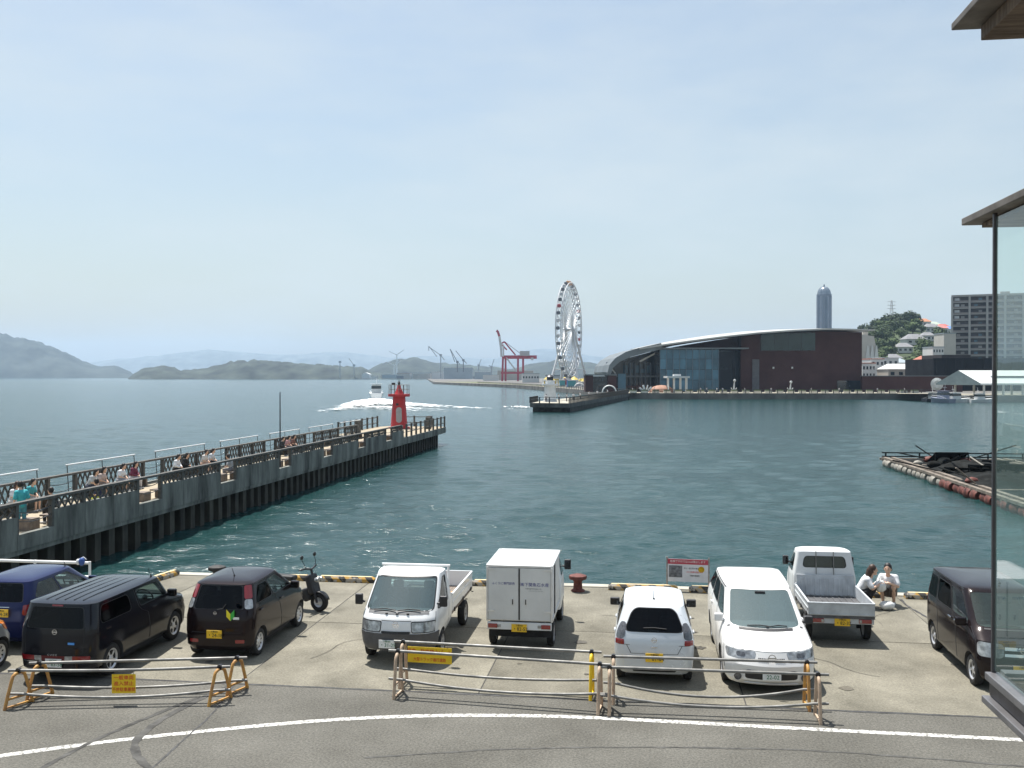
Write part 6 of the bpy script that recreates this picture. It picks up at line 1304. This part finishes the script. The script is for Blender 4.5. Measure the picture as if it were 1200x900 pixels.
# ---------------------------------------------------------------- tower behind the hall
twm = mat('tower_blue_grey', (.12, .15, .2), .4, .2, .1, .05); tg = mat('tower_glass', (.05, .08, .12), .15, .2, .2, .05)
F = Frame('observation_tower', 965.5, 1530, 'slender blue-grey tower with a domed top behind the red hall', 'tower'); hw = F.X(973.2)
h1 = F.H(347)
q = MB(); q.lathe([(hw * 1.02, 0), (hw * 1.02, h1)], 12); q.build('shaft', twm, F.E)
for i in range(12):
    an = 6.28318 * (i + .5) / 12; q = MB(); q.box((hw * 1.0 * math.cos(an), hw * 1.0 * math.sin(an), h1 / 2), (2.0, 2.0, h1)); q.build('pillar', [twm, mat('tower_pale', (.22, .25, .3), .5, .2, .1, .1)][i % 2], F.E)
q = MB(); q.box((0, -hw - .6, h1 * .5), (3.5, 2, h1 * .96)); q.build('lift_shaft', tg, F.E)
q = MB(); q.lathe([(hw * 1.08, h1), (hw * 1.12, h1 + 2.5), (hw * .98, h1 + 3)], 20); q.build('collar', twm, F.E)
q = MB(); q.lathe([(hw * math.cos(R(a)), h1 + 3 + hw * 1.15 * math.sin(R(a))) for a in range(0, 91, 10)], 20); q.build('dome', mat('dome_glass', (.2, .24, .28), .3, .4, .15, .1), F.E, smooth=40)
for i in range(8): an = 6.28318 * i / 8; q = MB(); q.tube([(hw * 1.01 * math.cos(R(a)) * math.cos(an), hw * 1.01 * math.cos(R(a)) * math.sin(an), h1 + 3 + hw * 1.16 * math.sin(R(a))) for a in range(0, 90, 15)], .35, 4); q.build('dome_rib', twm, F.E)
q = MB(); q.cyl((0, 0, F.H(337)), (0, 0, F.H(333.4)), 1.4, .9, 6); q.build('spire', twm, F.E)

# ---------------------------------------------------------------- apartment block
apg = mat('apartment_grey', (.36, .345, .33), .8, 0, .1, .1); apd = mat('apartment_recess', (.06, .05, .05), .8, 0, .15, .2); apb = mat('balcony_front', (.24, .21, .2), .8, 0, .1, .2)
F = Frame('apartment_block', 1160, 530, 'tall grey apartment block with rows of dark balconies behind the glass balcony', 'building'); F.E.rotation_euler = (0, 0, YAW - R(24))
x0, x1 = F.X(1119.5), F.X(1232); zt = F.H(346.5); NF = 15; fh = zt / NF
q = MB(); q.box(((x0 + x1) / 2, 8.2, zt / 2), (x1 - x0, 13, zt)); q.build('core', apd, F.E)
nb = 6; bw = (x1 - x0) / nb
for i in range(nb + 1): q = MB(); q.box((x0 + i * bw, .6, zt / 2), (1.1, 2.6, zt)); q.build('pillar', apg, F.E)
for f in range(NF + 1):
    q = MB(); q.box(((x0 + x1) / 2, .75, f * fh), (x1 - x0, 1.9, .35)); q.build('floor_slab', apg, F.E)
    if f and f < NF:
        for i in range(nb): q = MB(); q.box((x0 + (i + .5) * bw, -.12, f * fh + .62), (bw - 1.15, .16, .9)); q.build('balcony_front', apb, F.E)
        for i in range(nb):
            if f > 3: q = MB(); q.box((x0 + (i + .5) * bw + (1 if (i + f) % 2 else -1.2), 1.62, f * fh + 1.5), (1.8, .1, 1.7)); q.build('window', glb if (i * f) % 3 else apg, F.E)
q = MB(); q.box(((x0 + x1) / 2, 7, zt + .5), (x1 - x0 + .8, 14.6, .8)); q.build('roof_parapet', apg, F.E); F.box('roof_house', 1171, 1181, 341.5, 345.6, 4, 10, apg); q = MB(); q.box((x0 - .2, 8, zt / 2), (.5, 13, zt)); q.build('end_wall', apg, F.E)
for i, f in enumerate(range(NF - 1, NF - 5, -1)): q = MB(); q.box((x0 + 2.4, 1.6, f * fh + 1.8), (2.4, .12, 1.5)); q.build('stair_light', mat('stair_pale', (.75, .77, .78), .5, 0, 0), F.E)

# ---------------------------------------------------------------- hillside with trees and houses
def hill_h(px, Z):
    base = {1000: 30, 1020: 40, 1040: 44, 1060: 46, 1080: 45, 1100: 41, 1120: 38, 1160: 34, 1240: 24, 1330: 8}; ks = sorted(base)
    px = max(1000, min(1330, px)); i = max(j for j in range(len(ks)) if ks[j] <= px); j = min(i + 1, len(ks) - 1); t = 0 if i == j else (px - ks[i]) / (ks[j] - ks[i]); rid = base[ks[i]] * (1 - t) + base[ks[j]] * t
    u = (Z - 470) / 260; e = 0 if u <= 0 else (math.sin(min(u, 1) * math.pi / 2) ** 1.2 if u < 1 else max(0, 1 - (u - 1) * .5)); return .4 + rid * .93 * e
hm = mat('hill_earth', (.05, .075, .025), .95, 0, .4, .06, .4, .8)
q = MB(); cols = [985 + 8.5 * i for i in range(42)]; rows = [450 + 18 * j for j in range(28)]; vs = [(*xy(px, Z), hill_h(px, Z) * min(1, max(0, (px - 985) / 22)) + .3) for Z in rows for px in cols]
q.add(vs, [(r * 42 + c, r * 42 + c + 1, (r + 1) * 42 + c + 1, (r + 1) * 42 + c) for r in range(27) for c in range(41)]); lab(q.build('hill', hm, smooth=60), kind='structure')
leafm = [mat('leaves_%d' % i, c, .85, 0, .35, .5, coords='Object') for i, c in enumerate(((.05, .085, .022), (.075, .12, .03), (.035, .06, .02)))]; barkm = mat('bark', (.08, .06, .045), .9, 0, .2, 2)
def crown_mesh(seed, m, n=620):
    random.seed(seed); q = MB(); cl = [(Vector((random.uniform(-1, 1), random.uniform(-1, 1), random.uniform(.1, 1.5))), random.uniform(.5, .85)) for _ in range(7)]
    for i in range(n):
        c, r = cl[i % 7]; d = Vector((random.gauss(0, 1), random.gauss(0, 1), random.gauss(0, 1))).normalized(); p = c * .62 + d * r * random.uniform(.6, 1.05) + Vector((0, 0, .9)); s = random.uniform(.1, .2)
        a = (d + Vector((random.uniform(-.6, .6), random.uniform(-.6, .6), random.uniform(-.2, .8)))).normalized(); b = a.orthogonal().normalized() * s; c2 = a.cross(b)
        q.add([p - b - c2 * .7, p + b - c2 * .5, p + c2 + a * .03, p - b * .7 + c2 * .6], [(0, 1, 2, 3)])
    return q.mesh('crown', m, None, False)
crowns = [crown_mesh(i, leafm[i % 3]) for i in range(6)]
tk = MB(); tk.tube([(0, 0, -.3), (.03, 0, .5), (0, .03, 1.1), (.05, 0, 1.6)], [.12, .09, .07, .03], 7)
for an in (0, 2, 4): tk.tube([(0, 0, .7), (.35 * math.cos(an), .35 * math.sin(an), 1.2), (.6 * math.cos(an), .6 * math.sin(an), 1.6)], [.05, .035, .015], 5)
trunkm = tk.mesh('trunk', barkm, 50)
def tree(px, Z, s, k, label, group):
    E = empty('tree', (*xy(px, Z), hill_h(px, Z) * min(1, max(0, (px - 985) / 22)) + .2), random.uniform(0, 6), label, 'tree', group); E.scale = (s, s, s * random.uniform(.75, 1.0)); put('trunk', trunkm, E); put('crown', crowns[k], E)
random.seed(9)
hill_houses = [(1081, 700, 9, 4.5), (1093, 705, 9, 4.5), (1104, 700, 9, 4.5), (1113, 690, 8, 4.5), (1090, 655, 9, 4), (1102, 665, 8, 4.5), (1058, 560, 9, 3.5), (1070, 585, 12, 3.5), (1086, 605, 8, 3.5), (1046, 530, 8, 4)]
for i in range(125):
    Z = random.choice([random.uniform(500, 560), random.uniform(560, 640), random.uniform(640, 735)]); px = random.uniform(1006, 1119) if Z > 560 else random.uniform(1030, 1118)
    if any(abs(px - a) < 8 and -14 < b - Z < 40 for a, b, _, _ in hill_houses): continue
    if px > 1078 and Z > 675: continue
    dark = Z > 660 and px < 1080; k = random.choice([2, 5]) if dark else random.choice([0, 1, 3, 4])
    tree(px, Z, random.uniform(3.6, 5.2) if dark else random.uniform(2.6, 4.4), k, 'large dark round tree on the ridge of the hill' if dark else 'bushy green tree on the slope of the hill', 'dark trees on the ridge' if dark else 'green trees on the slope')
rcol = {'red': (.5, .12, .1), 'orange': (.5, .22, .12), 'blue': (.12, .25, .5), 'grey': (.22, .22, .23), 'green': (.42, .48, .4), 'pink': (.55, .2, .18)}
def hill_house(px, Z, w_, h, col, label, rz=0, wall=shw):
    E = empty('house', (*xy(px, Z), hill_h(px, Z) - .4), YAW + rz, label, 'house'); q = MB(); q.box((0, 0, h / 2), (w_, w_ * .8, h)); q.build('wall', wall, E)
    q = MB(); d = w_ * .8 / 2 + .6; q.add([(-w_ / 2 - .5, -d, h), (w_ / 2 + .5, -d, h), (w_ / 2 + .5, d, h), (-w_ / 2 - .5, d, h), (-w_ / 4, 0, h + w_ * .27), (w_ / 4, 0, h + w_ * .27)], [(0, 1, 5, 4), (1, 2, 5), (2, 3, 4, 5), (3, 0, 4), (3, 2, 1, 0)]); q.build('roof', mat('house_roof_' + col, rcol[col], .7, 0, .12, .5), E)
    for i in range(3): q = MB(); q.box((-w_ * .32 + w_ * .32 * i, -w_ * .4 - .05, h * .55), (w_ * .16, .12, h * .35)); q.build('window', gld, E)
for (px, Z, w_, h), col, l in zip(hill_houses, ['orange', 'green', 'red', 'blue', 'grey', 'pink', 'grey', 'grey', 'grey', 'grey'], ['house with an orange roof on the hilltop', 'house with a pale green roof on the hilltop', 'house with a bright red roof on the hilltop', 'house with a blue roof on the hilltop beside the apartment block', 'white house with grey roof below the coloured hilltop roofs', 'house with a pinkish roof below the red roofed one', 'grey roofed house half hidden among the slope trees', 'long grey roofed house in the middle of the slope', 'grey roofed house high among the slope trees', 'grey roofed house low on the slope']): hill_house(px, Z, w_, h, col, l)
lat = MB()
for s in (-1, 1):
    for t in (-1, 1): lat.bar((s * 1.4, t * 1.4, 0), (s * .3, t * .3, 18), .25, .25)
for z in range(2, 18, 3): lat.bar((-1.3, 0, z), (1.3, 0, z), .15, .15)
for z in (12, 14.5, 17): lat.bar((-3, 0, z), (3, 0, z), .3, .3)
lab(lat.build('pylon', mat('pylon_white', (.6, .6, .6), .6, 0, 0), loc=(*xy(1044.5, 700), hill_h(1044.5, 700) + 2), rot=(0, 0, YAW)), 'white lattice pylon standing on the ridge of the hill', 'pylon')
# white houses at the foot of the hill
def town(px0, px1, py0, Z, label, wall=shw, rows=2, wn=4, depth=12, roof=shg, gable=False):
    F_ = Frame('town_building', (px0 + px1) / 2, Z, label, 'building'); x0, x1, z = F_.X(px0), F_.X(px1), F_.H(py0); q = MB(); q.box(((x0 + x1) / 2, depth / 2, z / 2), (x1 - x0, depth, z)); q.build('wall', wall, F_.E)
    if gable: q = MB(); q.add([(x0 - .3, -.4, z), (x1 + .3, -.4, z), (x1 + .3, depth, z), (x0 - .3, depth, z), (x0 + 2, depth / 2, z + 2.2), (x1 - 2, depth / 2, z + 2.2)], [(0, 1, 5, 4), (1, 2, 5), (2, 3, 4, 5), (3, 0, 4)]); q.build('roof', roof, F_.E)
    else: q = MB(); q.box(((x0 + x1) / 2, depth / 2, z + .2), (x1 - x0 + .4, depth + .4, .4)); q.build('parapet', roof, F_.E)
    for r in range(rows):
        for i in range(wn): q = MB(); q.box((x0 + (x1 - x0) * (i + .5) / wn, -.06, z - 1.8 - r * 3.0), ((x1 - x0) / wn * .45, .14, 1.3)); q.build('window', gld, F_.E)
town(1010.5, 1026, 426, 400, 'white flat-roofed town building next to the red hall', roof=rtc); town(1021, 1036, 421, 420, 'white two-storey town building with a red roof terrace', roof=rtc, wn=3); town(1034, 1053, 420, 430, 'wide white town building with few windows', roof=shw, wn=3); town(1041, 1090, 432.5, 390, 'long low beige building with a pale hipped roof', wall=shb, roof=shw, rows=1, wn=5, gable=True); town(1053, 1066, 425, 440, 'white town house with grey roof in the middle', wn=3, gable=True); town(1064, 1078, 428, 450, 'cream town house with grey roof near the black building', wall=shb, wn=3, gable=True); town(1080, 1094, 422, 470, 'pale town house with brown roof below the apartment block', wn=3, gable=True, roof=rtc); town(1093, 1106, 407, 480, 'white office building with window bands beside the apartment block', wn=4, rows=3); town(1106, 1120, 391, 500, 'tall beige stair tower attached to the apartment block', wall=mat('beige_tower', (.5, .47, .42), .8, 0, .08, .1), wn=1, rows=0)
far_house(1011, 1017, 389, 485, 14, mat('beige_tower', (.5, .47, .42)), roofg, 'tall beige fin wall rising behind the red hall', name='town_building')
F = Frame('stepped_building', 1020, 480, 'beige stepped building with sloping buttresses behind the red hall', 'building')
F.poly('wall', [(1010, 460), (1010, 392), (1024, 394), (1030, 424), (1030, 460)], 0, 14, MATS['beige_tower'])
for i in range(3): F.poly('buttress', [(1014 + i * 5, 420), (1016 + i * 5, 405), (1017 + i * 5, 405), (1019 + i * 5, 420)], -.8, -.05, shw)
# far mountains
def hill_range(name, label, pts, Z, depth, m, seed, rough=.05, n=90):
    random.seed(seed); ks = [p[0] for p in pts]; c = []
    for i in range(n + 1):
        px = ks[0] + (ks[-1] - ks[0]) * i / n; j = max(k for k in range(len(ks)) if ks[k] <= px + 1e-6); j = min(j, len(ks) - 2); t = (px - ks[j]) / (ks[j + 1] - ks[j]); t2 = t * t * (3 - 2 * t) * .5 + t * .5
        c.append((px, hz(pts[j][1] * (1 - t2) + pts[j + 1][1] * t2, Z)))
    R_ = 12; q = MB(); vs = []
    for r in range(R_ + 1):
        u = r / R_; Zr = Z + depth * (u - .5); e = math.sin(u * math.pi) ** .75
        for px, h in c: vs.append((*xy(600 + (px - 600) * (1 + (Z - Zr) / Zr * .0), Z * 0 + Zr), SEA - 1 + max(0, (h - SEA)) * e * (Zr / Z) * (1 + random.uniform(-rough, rough) * (1 if 0 < r < R_ else 0)) + 1.2))
    q.add(vs, [(r * (n + 1) + i, r * (n + 1) + i + 1, (r + 1) * (n + 1) + i + 1, (r + 1) * (n + 1) + i) for r in range(R_) for i in range(n)]); o = q.build(name, m, smooth=60); lab(o, kind='structure')
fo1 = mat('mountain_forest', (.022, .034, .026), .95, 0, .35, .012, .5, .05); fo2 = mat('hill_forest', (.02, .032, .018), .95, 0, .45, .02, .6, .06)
hill_range('mountain', '', [(-260, 425), (-150, 404), (-60, 393), (0, 391), (20, 396), (40, 399.5), (60, 407), (75, 412), (100, 424), (115, 429.5), (135, 428.5), (150, 434), (162, 442.6)], 4200, 900, fo1, 1)
hill_range('hills', '', [(150, 443.5), (158, 437), (166, 432), (190, 429.2), (205, 431), (213, 434), (240, 431.5), (262, 427), (275, 423.2), (298, 422), (325, 424.5), (360, 427), (395, 429), (425, 430.5), (436, 436), (470, 442), (500, 443.6)], 2450, 330, fo2, 2, .09)
hill_range('hills', '', [(395, 442), (430, 434), (448, 426), (470, 421), (488, 419.8), (505, 424), (540, 427), (575, 430), (600, 432.5), (618, 427), (650, 422.5), (690, 425), (720, 432), (770, 438), (820, 442)], 3200, 500, fo2, 3, .07)
hill_range('mountain', '', [(-200, 428), (80, 429), (120, 423), (180, 417), (250, 410.5), (320, 416), (400, 412), (460, 419), (520, 417), (580, 421), (615, 412), (645, 407), (690, 417), (760, 426), (1000, 430), (1400, 432)], 8600, 1200, mat('far_mountain_hazy', (.11, .13, .13), .95, 0, .2, .01), 4)  # farthest range: extra haze is put into its pale base colour
# ---------------------------------------------------------------- the air over the strait
def haze():
    m = bpy.data.materials.new('haze_air'); m.use_nodes = True; t = m.node_tree; t.nodes.clear()
    o = t.nodes.new('ShaderNodeOutputMaterial'); v = t.nodes.new('ShaderNodeVolumePrincipled')
    v.inputs['Color'].default_value = (.56, .75, .98, 1); v.inputs['Density'].default_value = .000095; v.inputs['Anisotropy'].default_value = .25
    t.links.new(v.outputs[0], o.inputs['Volume'])
    b = MB(); b.box((0, 5100, 200), (18600, 11400, 408)); lab(b.build('haze', m), kind='stuff')
haze()
